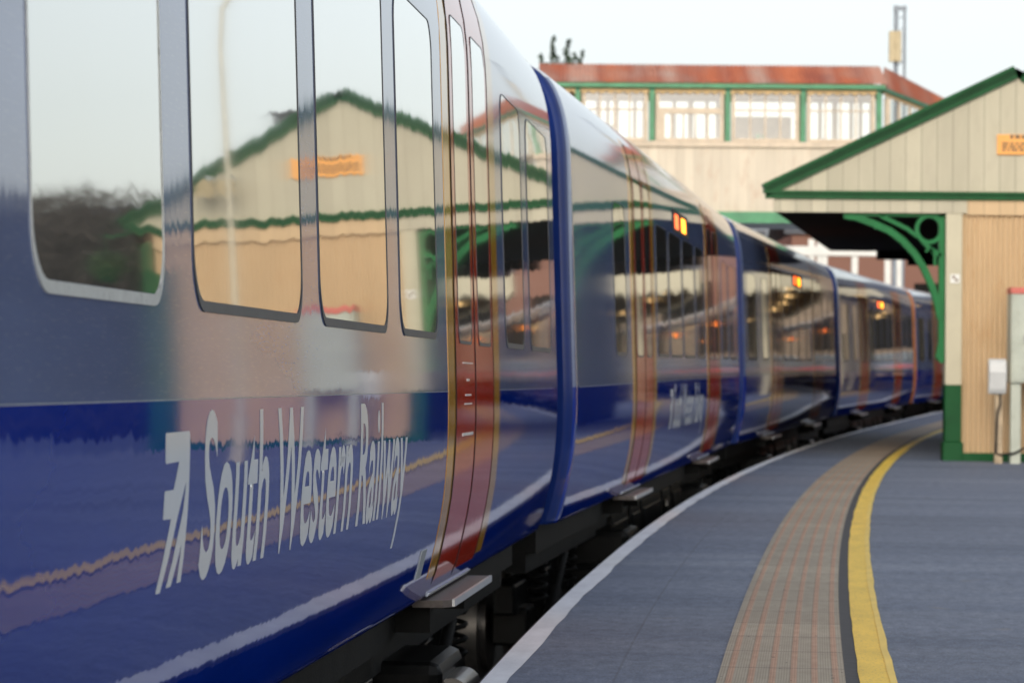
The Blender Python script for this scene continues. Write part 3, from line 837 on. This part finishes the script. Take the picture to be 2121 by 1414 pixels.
MB().box(-.058, .058, -.012, 0, -.055, .055).build('plate', M['white'], no)
MB().box(-.035, 0, -.015, -.0125, 0, .035).build('check_mark', M['ink'], no); MB().box(0, .035, -.015, -.0125, -.035, 0).build('check_mark', M['ink'], no)
# orange sign on the gable
sg = empty('orange_notice_sign', (0, 0, 0), 'orange notice board with dark lettering on the cream gable', 'sign')
(sx0, sz1), (sx1, sz0) = b2(2065, 279), b2(2222, 322)
MB().box(sx0, sx1, YB - .03, YB - .001, sz0, sz1).build('board', M['sign_orange'], sg, bevel=.005)
rnd = random.Random(3)
for row, (zz, h) in enumerate(((.80, .045), (.50, .026), (.34, .026), (.18, .026))):
    x = sx0 + .06 if row else sx0 + .16; ink = MB()
    while x < sx1 - .12 - (.2 if row == 0 else .05 * row):
        w = rnd.uniform(.025, .09); 
        ink.box(x, min(x + w, sx1 - .05), YB - .0325, YB - .0302, sz0 + (sz1 - sz0) * zz, sz0 + (sz1 - sz0) * zz + h); x += w + .022
    ink.build('printed_line', M['ink'], sg)

# ------------------------------------------------------------------ cabinet and help box in front of the wall
YC = 41.2
cb = empty('equipment_cabinet', (0, 0, 0), 'tall grey green cabinet with a faded red top band beside the silver box', 'cabinet')
c0, c1, ct, cbm = at(2095, 600, YC), at(2215, 600, YC), at(2095, 608, YC).z, at(2095, 792, YC).z
MB().box(c0.x, c1.x, YC, YC + .35, cbm, ct).box(c0.x + .025, c1.x - .02, YC - .012, YC, cbm + .03, ct - .03).build('case', M['cabinet'], cb, bevel=.012)
MB().box(c0.x - .005, c1.x + .005, YC - .02, YC + .36, ct, at(2095, 595, YC).z).build('top_band', M['pinkred'], cb, bevel=.004)
l0, l1 = at(2093, 850, YC).x, at(2114, 850, YC).x
for a in (l0 + .01, c1.x - .14):
    MB().box(a, a + .125, YC + .06, YC + .18, ZP(a) - .05, cbm - .0).build('leg', M['cabinet'], cb, bevel=.008)
MB().tube([(c0.x + .16, YC - .02, (cbm + ct) / 2 + .02), (c0.x + .16, YC - .05, (cbm + ct) / 2 + .02), (c0.x + .16, YC - .05, (cbm + ct) / 2 - .06)], .012, 6).build('handle', M['galv'], cb)
hp = empty('help_box', (0, 0, 0), 'small silver rounded box on a worn tan pole left of the cabinet', 'help point')
h0, h1 = at(2046, 742, YC), at(2083, 816, YC)
hb = MB(); pts = []
W2, D2 = (h1.x - h0.x) / 2, .10; cxh = (h0.x + h1.x) / 2
prof2 = [(h1.z, 0), (h1.z, -.04), (h1.z + .06, -.075), ((h0.z + h1.z) / 2 + .05, -.11), (h0.z - .05, -.09), (h0.z - .01, -.05), (h0.z, 0)]
hb.prism([(h0.x, YC + yy, zz) for zz, yy in prof2], (2 * W2, 0, 0)); hb.build('housing', M['silver'], hp, bevel=.02)
pp0, pp1 = at(2061, 850, YC).x, at(2077, 850, YC).x
MB().box(pp0, pp1, YC + .001, YC + .09, ZP(pp0) - .05, h1.z + .03).build('pole', M['pole_tan'], hp, bevel=.006)
xm = (pp0 + pp1) / 2
MB().tube([(xm + .01, YC - .02, h1.z + .02), (xm + .015, YC - .025, h1.z - .12), (xm - .02, YC - .022, h1.z - .22), (xm - .03, YC - .02, h1.z - .45), (xm - .035, YC - .02, h1.z - .72), (xm + .02, YC - .02, ZP(xm) + .10), (l0 + .06, YC + .04, ZP(xm) + .12), (l0 + .25, YC + .04, ZP(xm) + .22)], .014, 7).build('cable', M['black'], hp)

# ------------------------------------------------------------------ footbridge
YF = 60.0
def f2(px, py, y=YF): p = at(px, py, y); return p.x, p.z
fb = empty('footbridge', (0, 0, 0), 'covered timber footbridge with rusty red roof and green posts across the railway', 'footbridge')
fx0, fx1 = f2(1128, 300)[0], f2(1828, 300)[0]
z_rt, z_rb = f2(1500, 135, YF + 1)[1], f2(1500, 174)[1]
z_g0 = f2(1500, 185)[1]; z_val = f2(1500, 196)[1]; z_sill = f2(1500, 294)[1]; z_sb = f2(1500, 305)[1]; z_pb = f2(1500, 440)[1]; z_bm = f2(1500, 462)[1]
def corrugated_roof(a0, a1, b0, b1, n):
    """a*: lower edge ends, b*: upper edge ends"""
    mb = MB(); lo = []; hi = []
    for k in range(n * 4 + 1):
        f = k / (n * 4); up = Vector((0, -.012, .018)) * math.sin(k * math.pi / 2)
        lo.append(Vector(a0).lerp(Vector(a1), f) + up); hi.append(Vector(b0).lerp(Vector(b1), f) + up)
    mb.loft([lo, hi], smooth=True); return mb
rf = corrugated_roof((fx0 - .1, YF - .18, z_rb), (fx1 + .05, YF - .18, z_rb), (fx0 - .1, YF + 1.0, z_rt), (fx1 + .05, YF + 1.0, z_rt), 80).build('roof_sheeting', M['rust'], fb)
rf2 = corrugated_roof((fx0 - .1, YF + 2.4, z_rb), (fx1 + .05, YF + 2.4, z_rb), (fx0 - .1, YF + 1.0, z_rt), (fx1 + .05, YF + 1.0, z_rt), 80).build('roof_sheeting', M['rust'], fb)
MB().box(fx0 - .1, fx1 + .03, YF - .20, YF - .08, z_g0, z_rb - .012).build('gutter', M['green_pale'], fb, bevel=.01)
va = MB(); n = int((fx1 - fx0) / .155)
for k in range(n):
    xa = fx0 + k * .155; w = .155
    poly = [(xa, YF - .07, z_g0 - .005), (xa, YF - .07, z_val + .045)] + [(xa + w * q / 6, YF - .07, z_val + .045 - .045 * math.sin(math.pi * q / 6)) for q in range(1, 6)] + [(xa + w, YF - .07, z_val + .045), (xa + w, YF - .07, z_g0 - .005)]
    va.prism(poly, (0, .02, 0))
va.build('scalloped_valance', M['cream_warm'], fb)
posts_px = [1196, 1350, 1507, 1663, 1820]
for px in posts_px:
    x = f2(px, 250)[0]
    MB().box(x - .047, x + .047, YF - .09, YF + .06, z_sill - .08, z_g0 + .01).build('post', M['green_pale'], fb)
bays = [(1205, 1342), (1358, 1499), (1515, 1655), (1671, 1812)]
for i, (a, b) in enumerate(bays):
    xa, xb = f2(a, 250)[0], f2(b, 250)[0]; z0, z1 = z_sill + .01, z_g0 - .02
    fr = MB(); fw = .065
    fr.box(xa, xa + fw, YF - .02, YF + .05, z0, z1).box(xb - fw, xb, YF - .02, YF + .05, z0, z1).box(xa + fw, xb - fw, YF - .02, YF + .05, z0, z0 + .05).box(xa + fw, xb - fw, YF - .02, YF + .05, z1 - .06, z1)
    zt = f2(1430, 228)[1]
    if i == 1:
        fr.box(xa + fw, xb - fw, YF - .03, YF + .05, zt - .07, zt + .035)
        fr.box(xa + fw, xa + fw + .10, YF - .02, YF + .04, z0 + .05, zt - .07)
    else: fr.box(xa + fw, xb - fw, YF - .015, YF + .04, zt - .012, zt + .016)
    for q in range(1, 4 if i != 1 else 5):
        x = xa + fw + (xb - xa - 2 * fw) * q / (4 if i != 1 else 5)
        fr.box(x - .016, x + .016, YF - .01, YF + .03, z0 + .05, (z1 - .06) if i != 1 else zt - .07)
    w = fr.build('window', M['cream_frame'], fb)
    MB().add([(xa + fw, YF + .02, z0 + .05), (xb - fw, YF + .02, z0 + .05), (xb - fw, YF + .02, z1 - .06), (xa + fw, YF + .02, z1 - .06)], [(0, 1, 2, 3)]).build('pane', M['bridge_glass'], w)
MB().box(fx0, fx1 + .03, YF - .10, YF + .05, z_sb, z_sill).build('sill', M['cream_frame'], fb)
MB().box(fx0, fx1, YF - .04, YF + .05, z_pb - .01, z_sb).build('boarded_panel', M['bridge_board'], fb)
bm_ = MB().box(fx0, fx1 + 2, YF - .12, YF - .02, z_bm + .07, z_pb + .01).box(fx0, fx1 + 2, YF - .16, YF - .02, z_bm, z_bm + .07); bm_.build('beam', M['green_pale'], fb)
MB().box(fx0, fx1 + 2, YF, YF + 2.2, z_bm, z_bm + .12).build('deck', M['grey_steel'], fb)
# back wall, mostly glazed so that the sky shows through
bw = MB(); yb = YF + 2.2
bw.box(fx0, fx1, yb, yb + .06, z_pb, z_sill + .02).box(fx0, fx1, yb, yb + .06, z_val + .05, z_g0)
for px in posts_px + [1430, 1270, 1740]:
    x = f2(px, 250)[0] + .12; bw.box(x - .05, x + .05, yb, yb + .06, z_sill, z_g0)
for px in (1230, 1252, 1310, 1330, 1395, 1465, 1488, 1708, 1775, 1795):
    x = f2(px, 250)[0] + .12; bw.box(x - .035, x + .035, yb, yb + .05, z_sill, z_g0)
xa, xb = f2(1515, 250)[0] + .15, f2(1600, 250)[0]
bw.box(xa, f2(1660, 250)[0], yb - .01, yb + .04, z_sill, z_val - .22)
bw.build('back_wall', M['cream_frame'], fb)
MB().box(fx0, fx1 + .1, YF + .02, YF + 2.2, z_g0 + .0, z_g0 + .03).build('ceiling', M['cream_warm'], fb)
MB().box(f2(1568, 280)[0], f2(1577, 280)[0], YF + .3, YF + .4, z_sill, f2(1568, 275)[1]).box(f2(1582, 280)[0], f2(1588, 280)[0], YF + .3, YF + .4, z_sill, f2(1568, 277)[1]).build('inside_rail', M['green_pale'], fb)
# support legs
for px in (1172, 1800):
    x = f2(px, 600)[0]
    if px == 1172: MB().box(x - .1, x + .1, YF + .2, YF + .5, -1.0, z_bm).build('support_leg', M['green_pale'], fb)
# covered stair going down to the platform on the right
st = empty('footbridge_stair', (0, 0, 0), 'covered stair running down from the right end of the footbridge under a rusty roof', 'stairway')
P = lambda px, py, y: at(px, py, y)
n_ = 46
A0, A1 = P(1826, 181, YF - .17), P(2010, 252, YF + 4.2); B0, B1 = P(1831, 139, YF + 1.0), P(2010, 232, YF + 4.6)
corrugated_roof(A0, A1, B0, B1, n_).build('roof_sheeting', M['rust'], st)
MB().bar(P(1830, 186, YF - .12), P(2010, 256, YF + 4.1), .06, .07).build('gutter', M['green_pale'], st)
vs = MB()
for k in range(22):
    f0, f1 = k / 22, (k + 1) / 22; a, b = P(1832, 192, YF - .08).lerp(P(2010, 262, YF + 4.1), f0), P(1832, 192, YF - .08).lerp(P(2010, 262, YF + 4.1), f1)
    m_ = (a + b) / 2; vs.prism([a + Vector((0, 0, .03)), a + Vector((0, 0, -.05)), m_ + Vector((0, 0, -.09)), b + Vector((0, 0, -.05)), b + Vector((0, 0, .03))], (0, .03, 0))
vs.build('scalloped_valance', M['cream_warm'], st)
a, b = P(1832, 298, YF - .02), P(2010, 372, YF + 4.2)
MB().prism([a, b, b + Vector((0, 0, -1.2)), a + Vector((0, 0, -1.2))], (0, .06, 0)).build('boarded_panel', M['bridge_board'], st)
t0, t1 = P(1832, 202, YF), P(2010, 268, YF + 4.2)
fm = MB()
for f in (.03, .16, .28, .42, .56, .7, .85):
    lo, hi = a.lerp(b, f), t0.lerp(t1, f); fm.bar(lo, hi, .05 if f > .1 else .10, .06, up=(0, 1, 0))
fm.bar(a + Vector((0, 0, .03)), b + Vector((0, 0, .03)), .07, .07)
fm.build('window_frame', M['cream_frame'], st)
MB().add([a + Vector((0, .03, 0)), b + Vector((0, .03, 0)), t1 + Vector((0, .03, 0)), t0 + Vector((0, .03, 0))], [(0, 1, 2, 3)]).build('pane', M['bridge_glass'], st)

# ------------------------------------------------------------------ mast, tree, far buildings
YM = 85.0
ms = empty('antenna_mast', (0, 0, 0), 'slim lattice mast with a beige antenna box above the footbridge roof', 'mast')
m0, m1, m2 = at(1856, 12, YM), at(1874, 12, YM), at(1856, 460, YM)
fr = MB().tube([(m0.x, YM, -1), m0], .055, 8).tube([(m1.x, YM, -1), (m1.x, YM, m0.z)], .035, 8)
fr.box(m0.x - .06, m1.x + .05, YM - .05, YM + .05, m0.z - .12, m0.z - .02)
for k in range(14):
    z = m0.z - .3 - k * .42; fr.bar((m0.x, YM, z), (m1.x, YM, z + (.2 if k % 2 else 0)), .025, .025)
fr.build('lattice_pole', M['grey_steel'], ms)
q0, q1 = at(1840, 66, YM), at(1865, 130, YM)
MB().box(q0.x, (q0.x + q1.x) / 2 - .01, YM - .22, YM - .06, q1.z, q0.z).box((q0.x + q1.x) / 2 + .01, q1.x, YM - .22, YM - .06, q1.z, q0.z).box(q0.x + .02, q1.x - .02, YM - .2, YM - .05, q1.z + .02, q0.z - .02).build('antenna_box', M['mast_box'], ms, bevel=.02)

def leaf_cloud(mb, c, rad, n, size, rnd, mats=1):
    for _ in range(n):
        while True:
            p = Vector((rnd.uniform(-1, 1), rnd.uniform(-1, 1), rnd.uniform(-1, 1)))
            if p.length < 1: break
        p = Vector(c) + Vector((p.x * rad[0], p.y * rad[1], p.z * rad[2]))
        a = Vector((rnd.gauss(0, 1), rnd.gauss(0, 1), rnd.gauss(0, 1))).normalized(); b = a.orthogonal().normalized()
        s = size * rnd.uniform(.6, 1.4); a *= s; b *= s * .45
        mb.add([p - a, p + b, p + a, p - b], [(0, 1, 2, 3)], rnd.randrange(mats))

def bare_tree(name, label, base, h, seed, spread=.5, twig=True, group='bare winter trees beyond the platform', hazy=0):
    rnd = random.Random(seed); root = empty(name, base, label, 'tree', group); tr = MB(); tw = MB()
    def grow(p, d, L, r, lvl, mb):
        q = p + d * L; mid = p + d * L * .5 + Vector((rnd.gauss(0, 1), rnd.gauss(0, 1), 0)) * L * .05
        mb.tube([p, mid, q], [r, r * .85, r * .7], 6 if lvl < 2 else 4, cap=False)
        if lvl >= 5: return
        for k in range(rnd.choice((2, 3, 3)) if lvl < 4 else 3):
            nd = (d + Vector((rnd.gauss(0, spread), rnd.gauss(0, spread), rnd.uniform(-.05, .45)))).normalized()
            grow(p + d * L * rnd.uniform(.55, 1.0), nd, L * rnd.uniform(.58, .78), r * .6, lvl + 1, tw)
    grow(Vector((0, 0, 0)), Vector((0, 0, 1)), h * .30, h * .022, 0, tr)
    for _ in range(4500):
        p = Vector((rnd.gauss(0, h * .16), rnd.gauss(0, h * .16), h * rnd.uniform(.12, .92))); a = Vector((rnd.gauss(0, .6), rnd.gauss(0, .6), rnd.uniform(.3, 1))).normalized() * rnd.uniform(.15, .45)
        s = a.orthogonal().normalized() * rnd.uniform(.02, .045); tw.add([p - s, p + s, p + a], [(0, 1, 2)])
    tr.build('trunk', M['bark'], root); tw.build('crown', M['bark'], root); return root

def conifer(name, label, base, h, seed, tips, group=None):
    rnd = random.Random(seed); root = empty(name, base, label, 'tree', group); tr = MB(); cr = MB()
    tr.tube([(0, 0, 0), (0, 0, h * .75)], [.22, .06], 8)
    for k in range(26):
        z = h * (.25 + .6 * rnd.random()); a = rnd.uniform(0, 6.28); L = (h - z) * .42 + .3
        e = Vector((math.cos(a) * L, math.sin(a) * L, z + L * .25)); tr.tube([(0, 0, z), e], [.04, .012], 5, cap=False)
        leaf_cloud(cr, e, (.5, .5, .35), 60, .13, rnd, 2); leaf_cloud(cr, e * .6 + Vector((0, 0, z * .4)), (.45, .45, .3), 40, .13, rnd, 2)
    for (dx, top) in tips:
        tr.tube([(dx * .4, 0, h * .6), (dx, 0, top)], [.06, .015], 5, cap=False)
        for j in range(7):
            zz = top - j * .22; leaf_cloud(cr, (dx * (1 - .08 * j) + rnd.gauss(0, .05), 0, zz), (.05 + .03 * j, .08 + .03 * j, .15), 18 + 4 * j, .08, rnd, 2)
    tr.build('trunk', M['bark'], root); cr.build('crown', [M['leaf_dark'], M['leaf_mid']], root); return root
YT = 95.0
tb = at(1168, 300, YT); top = at(1160, 84, YT).z
conifer('evergreen_tree', 'dark evergreen tree with pointed tips showing above the left end of the footbridge roof', (tb.x, YT, elev(YT) - 1.2), top - (elev(YT) - 1.2) - 1.0, 5,
        [(-.38, top + 1.2 - elev(YT)), (.08, top + 1.12 - elev(YT)), (.50, top + .82 - elev(YT)), (-.62, top + .7 - elev(YT)), (.28, top + .72 - elev(YT))])

# red brick building and white structures seen under the canopy
bb = empty('brick_building', (0, 0, 0), 'red brick building with pale pilasters beyond the end of the platform canopy', 'building')
YK = 135.0
k0, k1 = at(1640, 500, YK).x, at(2080, 500, YK).x; zt = at(1800, 486, YK).z
MB().box(k0, k1, YK, YK + 9, -1.2, zt).build('wall', M['brick'], bb)
MB().prism([(k0 - .3, YK - .2, zt), (k1 + .3, YK - .2, zt), (k1 + .3, YK + 4.5, zt + 2.2), (k0 - .3, YK + 4.5, zt + 2.2)], (0, .0, .15)).prism([(k0 - .3, YK + 9.2, zt), (k1 + .3, YK + 9.2, zt), (k1 + .3, YK + 4.5, zt + 2.2), (k0 - .3, YK + 4.5, zt + 2.2)], (0, 0, .15)).build('roof', M['slate'], bb)
for px in (1858, 1700):
    x = at(px, 560, YK).x; MB().box(x - .16, x + .2, YK - .12, YK - .002, 1, zt + .05).box(x - .5, x - .25, YK - .03, YK - .003, 2.2, zt - .2).build('pilaster', M['white'], bb)
for px in (1800, 1920, 2000):
    x = at(px, 560, YK).x; w = MB().box(x - .5, x + .5, YK - .04, YK - .004, 3.2, 5.0).build('window', M['soffit'], bb)
lb = empty('backdrop_building', (0, 0, 0), 'long dark brown brick building added to darken the reflections, closing the view past the curve', 'building')
MB().box(20.5, 90, 152, 164, -1.2, 8.5).build('wall', M['brown_brick'], lb)  # added backdrop: blocks open sky so the far carriages reflect darker
MB().prism([(20, 151.6, 8.5), (90.5, 151.6, 8.5), (90.5, 158, 11.0), (20, 158, 11.0)], (0, 0, .2)).build('roof', M['slate'], lb)
for k in range(13):
    MB().box(22.5 + k * 5, 25 + k * 5, 151.9, 151.996, 3.0, 6.0).build('window', M['soffit'], lb)
fcb = MB().box(16, 92, 136.5, 151.5, -1.2, 1.25); tag(fcb.build('forecourt', M['dark_joint']), kind='structure')  # raised slab added to lift the glint cars into the reflections
def glint_car(label, loc, mat):  # cars added to put white and red glints into the train sides
    root = empty('glint_car', loc, label, 'car', 'cars added on the forecourt for reflected glints')
    prof = [(-2.05, .30), (-2.1, .62), (-2.02, .92), (-1.55, 1.0), (-1.1, 1.40), (.55, 1.44), (1.15, .98), (1.95, .82), (2.08, .55), (2.05, .30)]
    body = MB(); rows = []
    for w_, sh in ((-.86, .06), (-.80, .0), (.80, .0), (.86, .06)):
        rows.append([(w_ * (.84 if z > 1.05 else 1), y * (1 - sh * .3), z - sh * .3 * (z > .5)) for y, z in prof])
    body.loft(rows, smooth=False, close=True); body.add(rows[0], [tuple(range(10))]); body.add(rows[-1], [tuple(range(10))])
    body.build('body', mat, root, bevel=.04)
    MB().add([(-.60, -1.50, 1.045), (.60, -1.50, 1.045), (.55, -1.16, 1.36), (-.55, -1.16, 1.36)], [(0, 1, 2, 3)]).build('rear_window', M['glass'], root)
    for sx in (-1, 1):
        MB().box(sx * .62 - .14, sx * .62 + .14, -2.115, -2.03, .66, .84).build('tail_light', M['tail'], root)
        for y in (-1.3, 1.3): MB().tube([(sx * .70, y, .31), (sx * .88, y, .31)], .31, 18).build('wheel', M['black'], root)
    MB().box(-.26, .26, -2.12, -2.06, .48, .58).build('number_plate', M['yellow_line'], root)
    return root
paints = [('white', M['white']), ('silver', M['silver']), ('pale grey', M['galv']), ('white', M['white']), ('silver', M['silver'])]
cnt = ['beside the backdrop building end', 'with the cream canopy just left of it', 'in the middle of the row', 'next to the long brick wall', 'under the third dark window', 'under the fourth dark window', 'near the row end', 'at the row end']
for k in range(8):
    nm, mt = paints[k % 5]
    glint_car('%s car from behind added for reflected glints, red tail lights, %s' % (nm, cnt[k]), (20.3 + k * 3.3, 143 + .8 * (k % 3), 1.25), mt)
cg = empty('white_gantry', (0, 0, 0), 'white painted gantry beam on slim posts above the train roofs', 'gantry')
YG = 112.0
g0, g1 = at(1560, 522, YG), at(1815, 522, YG)
MB().box(g0.x, g1.x, YG - .15, YG + .15, at(1800, 531, YG).z, at(1800, 511, YG).z).build('beam', M['white'], cg, bevel=.02)
for px in (1707, 1770):
    x = at(px, 560, YG).x; MB().box(x - .10, x + .10, YG - .1, YG + .1, -1, at(1800, 532, YG).z).build('post', M['white'], cg)
gh = empty('grey_shed', (0, 0, 0), 'blue grey steel shed behind the footbridge beam, above the train roof', 'building')
YH = 150.0
h0_, h1_ = at(1380, 500, YH).x, at(1700, 500, YH).x
MB().box(h0_, h1_, YH, YH + 12, -1.2, at(1600, 455, YH).z).build('wall', M['grey_steel'], gh)
for k in range(9):
    x = h0_ + (h1_ - h0_) * (k + .5) / 9; MB().box(x - .22, x + .22, YH - .06, YH - .002, at(1600, 520, YH).z, at(1600, 478, YH).z).build('window', M['white'] if k % 3 == 1 else M['slate'], gh)

# farther platform canopy with toothed valance and lit lamps, parallel with the track
fc = empty('far_canopy', (0, 0, 0), 'farther platform canopy with a cream toothed valance and brick wall', 'canopy')
ys = [84 + k * 2.0 for k in range(0, 27)]
top_, bot_ = 2.72, 2.30
vr = MB(); pr_ = None
cx_ = lambda y: train_x(y) + .55
for k in range(len(ys) - 1):
    for j in range(5):
        ya, yb_ = ys[k] + j * .4, ys[k] + (j + 1) * .4; ym = (ya + yb_) / 2; e = elev(ya) + HC
        a, b, m_ = Vector((cx_(ya), ya, 0)), Vector((cx_(yb_), yb_, 0)), Vector((cx_(ym), ym, 0))
        vr.prism([a + Vector((0, 0, e + 2.62)), a + Vector((0, 0, e + 2.24)), m_ + Vector((0, 0, e + 2.02)), b + Vector((0, 0, e + 2.24)), b + Vector((0, 0, e + 2.62))], (.03, 0, 0))
for j in range(22):
    xa = cx_(84) + j * .42; e = elev(84) + HC
    vr.prism([(xa, 84, e + 2.62), (xa, 84, e + 2.22), (xa + .21, 84, e + 2.00), (xa + .42, 84, e + 2.22), (xa + .42, 84, e + 2.62)], (0, .03, 0))
vr.build('toothed_valance', M['cream'], fc)
rr = MB(); rows = []
for y in ys:
    e = elev(y) + HC; x = cx_(y)
    rows.append([(x, y + .02, e + 2.6), (x - .1, y + .02, e + 2.75), (x + 4.8, y + .02, e + 4.2), (x + 9.6, y + .02, e + 2.75), (x + 9.5, y + .02, e + 2.6), (x + 4.8, y + .02, e + 3.9)])
rr.loft(rows, smooth=False, close=True); rr.add(rows[0], [(0, 1, 2, 5), (5, 2, 3, 4)]); rr.build('roof', M['slate'], fc)
wl = MB(); rows = []
for y in ys: rows.append([(cx_(y) + 3.4, y + 1, -.5), (cx_(y) + 3.4, y + 1, elev(y) + HC + 3.4), (cx_(y) + 7, y + 1, elev(y) + HC + 3.4), (cx_(y) + 7, y + 1, -.5)])
wl.loft(rows, smooth=False); wl.add(rows[0], [(0, 1, 2, 3)]); wl.build('wall', M['brick'], fc)
for k, y in enumerate(range(86, 134, 6)):
    x = cx_(y) + 1.6; e = elev(y) + HC
    MB().box(x - .08, x + .08, y - .08, y + .08, -.3, e + 2.75).build('post', M['cream'], fc)
    MB().box(cx_(y) + 3.36, cx_(y) + 3.395, y + 1.5, y + 3.0, e - .2, e + 1.5).build('window', M['soffit'], fc)
for k, y in enumerate(range(87, 134, 9)):
    x = cx_(y) + .9; e = elev(y) + HC
    lp = empty('platform_lamp', (x, y, e + 2.15), 'small warm lit lamp hanging under the far toothed canopy', 'lamp', 'lamps under the far canopy')
    MB().tube([(0, 0, .0), (0, 0, .10), (0, 0, .14)], [.10, .10, .03], 12).build('bulb', M['lamp'], lp)
    MB().tube([(0, 0, .14), (0, 0, .55)], .012, 6).build('stem', M['galv'], lp)

# ------------------------------------------------------------------ things to the right, seen in the train side
lpost = empty('lamp_post', (5.55, 33.0, 0), 'pale slim lamp post with curved neck, mirrored in the second window', 'street lamp')
lz = surf_z(5.55, 33)
MB().tube([(0, 0, lz - .05), (0, 0, 3.2), (.0, 0, 4.6), (-.04, 0, 5.0), (-.25, 0, 5.3), (-.7, 0, 5.4)], [.05, .034, .03, .03, .03, .028], 10).tube([(0, 0, lz - .05), (0, 0, lz + .7)], .07, 10).build('post', M['pipe'], lpost)
MB().tube([(-.6, 0, 5.36), (-.75, 0, 5.36), (-1.2, 0, 5.40)], [.06, .11, .05], 10).build('lantern', M['galv'], lpost)
hbk = empty('hanging_basket', (0, 0, 0), 'dark green planted hanging basket on a bracket at the outer building corner', 'hanging basket')
hx, hz = b2(2640, 484)
rnd = random.Random(9); lc = MB(); leaf_cloud(lc, (hx, YB + .1, hz), (.26, .24, .19), 900, .05, rnd, 2); lc.build('foliage', [M['leaf_dark'], M['leaf_mid']], hbk)
MB().tube([(hx, YB + .1, hz - .22), (hx, YB + .1, hz - .16), (hx, YB + .1, hz - .02)], [.05, .15, .22], 14).build('basket', M['green'], hbk)
MB().bar((px1, YB + .1, hz + .38), (hx, YB + .1, hz + .38), .03, .03).bar((hx, YB + .1, hz + .38), (hx, YB + .1, hz + .05), .015, .015).build('bracket', M['green'], hbk)
tl = ['tall bare tree nearest the fence end', 'bare multi stemmed tree behind the platform fence', 'leafless tree with dense twigs in the middle of the row', 'thin leafless tree close to the building corner', 'broad bare tree at the far end of the fence']
for k, (x, y, h) in enumerate(((12.9, 55, 6.6), (13.9, 56, 7.0), (14.9, 58, 7.3), (16.1, 59, 6.4), (17.6, 61, 7.6))):
    bare_tree('bare_tree', tl[k], (x, y, -1.2), h - .6, 20 + k, .42)
hg = empty('hedge', (0, 0, 0), 'tall shaggy brown green hedge behind the timber fence', 'hedge')
rnd = random.Random(4); hm = MB()
for k in range(34):
    f = k / 33; leaf_cloud(hm, (12.6 + 9 * f, 57 + 7 * f + rnd.uniform(-.6, .6), 1.3 + rnd.uniform(-.3, .3)), (1.0, .8, 2.3 + rnd.uniform(-.5, .6)), 800, .24, rnd, 2)
hm.build('foliage', [M['bark'], M['leaf_dark']], hg)
fe = empty('timber_fence', (0, 0, 0), 'long dark brown timber fence at the back of the platform below bare trees', 'fence')
MB().bar((16.5, 46, .15), (23.5, 66, .15), .05, 2.6).bar((23.5, 66, .15), (40, 70, .15), .05, 2.6).build('boarding', M['fence'], fe)
fp = MB()
for k in range(11): 
    f = k / 10; fp.box(16.5 + 7 * f + .03, 16.6 + 7 * f + .03, 46 + 20 * f, 46.1 + 20 * f, -1.2, 1.55)
fp.build('fence_post', M['bark'], fe)

# ------------------------------------------------------------------ light, sky, camera
SUN_EL, SUN_AZ = R(23), R(191)          # low sun, behind the camera's left shoulder (azimuth from +Y, clockwise)
w = bpy.data.worlds.new('World'); scene.world = w; w.use_nodes = True; nt = w.node_tree
bg = nt.nodes['Background']; sky = nt.nodes.new('ShaderNodeTexSky'); sky.sky_type = 'NISHITA'; sky.sun_disc = False
sky.sun_elevation = SUN_EL; sky.sun_rotation = SUN_AZ; sky.air_density = 1.0; sky.dust_density = 2.1; sky.ozone_density = 1.0
hs = nt.nodes.new('ShaderNodeHueSaturation'); hs.inputs['Saturation'].default_value = .34; nt.links.new(sky.outputs[0], hs.inputs['Color']); nt.links.new(hs.outputs[0], bg.inputs[0]); bg.inputs[1].default_value = .115
sd = bpy.data.lights.new('sun', 'SUN'); sd.energy = .8; sd.angle = R(20); sd.color = (1, .87, .70)
so_ = bpy.data.objects.new('sun', sd); col.objects.link(so_)
dirv = Vector((math.sin(SUN_AZ) * math.cos(SUN_EL), math.cos(SUN_AZ) * math.cos(SUN_EL), math.sin(SUN_EL)))
so_.rotation_euler = dirv.to_track_quat('Z', 'Y').to_euler()

cam = bpy.data.cameras.new('camera'); co = bpy.data.objects.new('camera', cam); col.objects.link(co); scene.camera = co
cam.sensor_width = 36; cam.lens = F / W0 * 36; cam.clip_end = 5000; cam.clip_start = .05
mw = Matrix.Rotation(R(90) + PITCH, 4, 'X') @ Matrix.Rotation(ROLL, 4, 'Z'); mw.translation = (0, 0, HC); co.matrix_world = mw
cam.dof.use_dof = True; cam.dof.focus_distance = 10.3; cam.dof.aperture_fstop = 7.6
scene.view_settings.view_transform = 'Standard'; scene.view_settings.look = 'None'
scene.view_settings.exposure = .66; scene.view_settings.gamma = 1
scene.cycles.max_bounces = 8; scene.cycles.glossy_bounces = 5; scene.cycles.use_denoising = True
scene.cycles.sample_clamp_indirect = 8
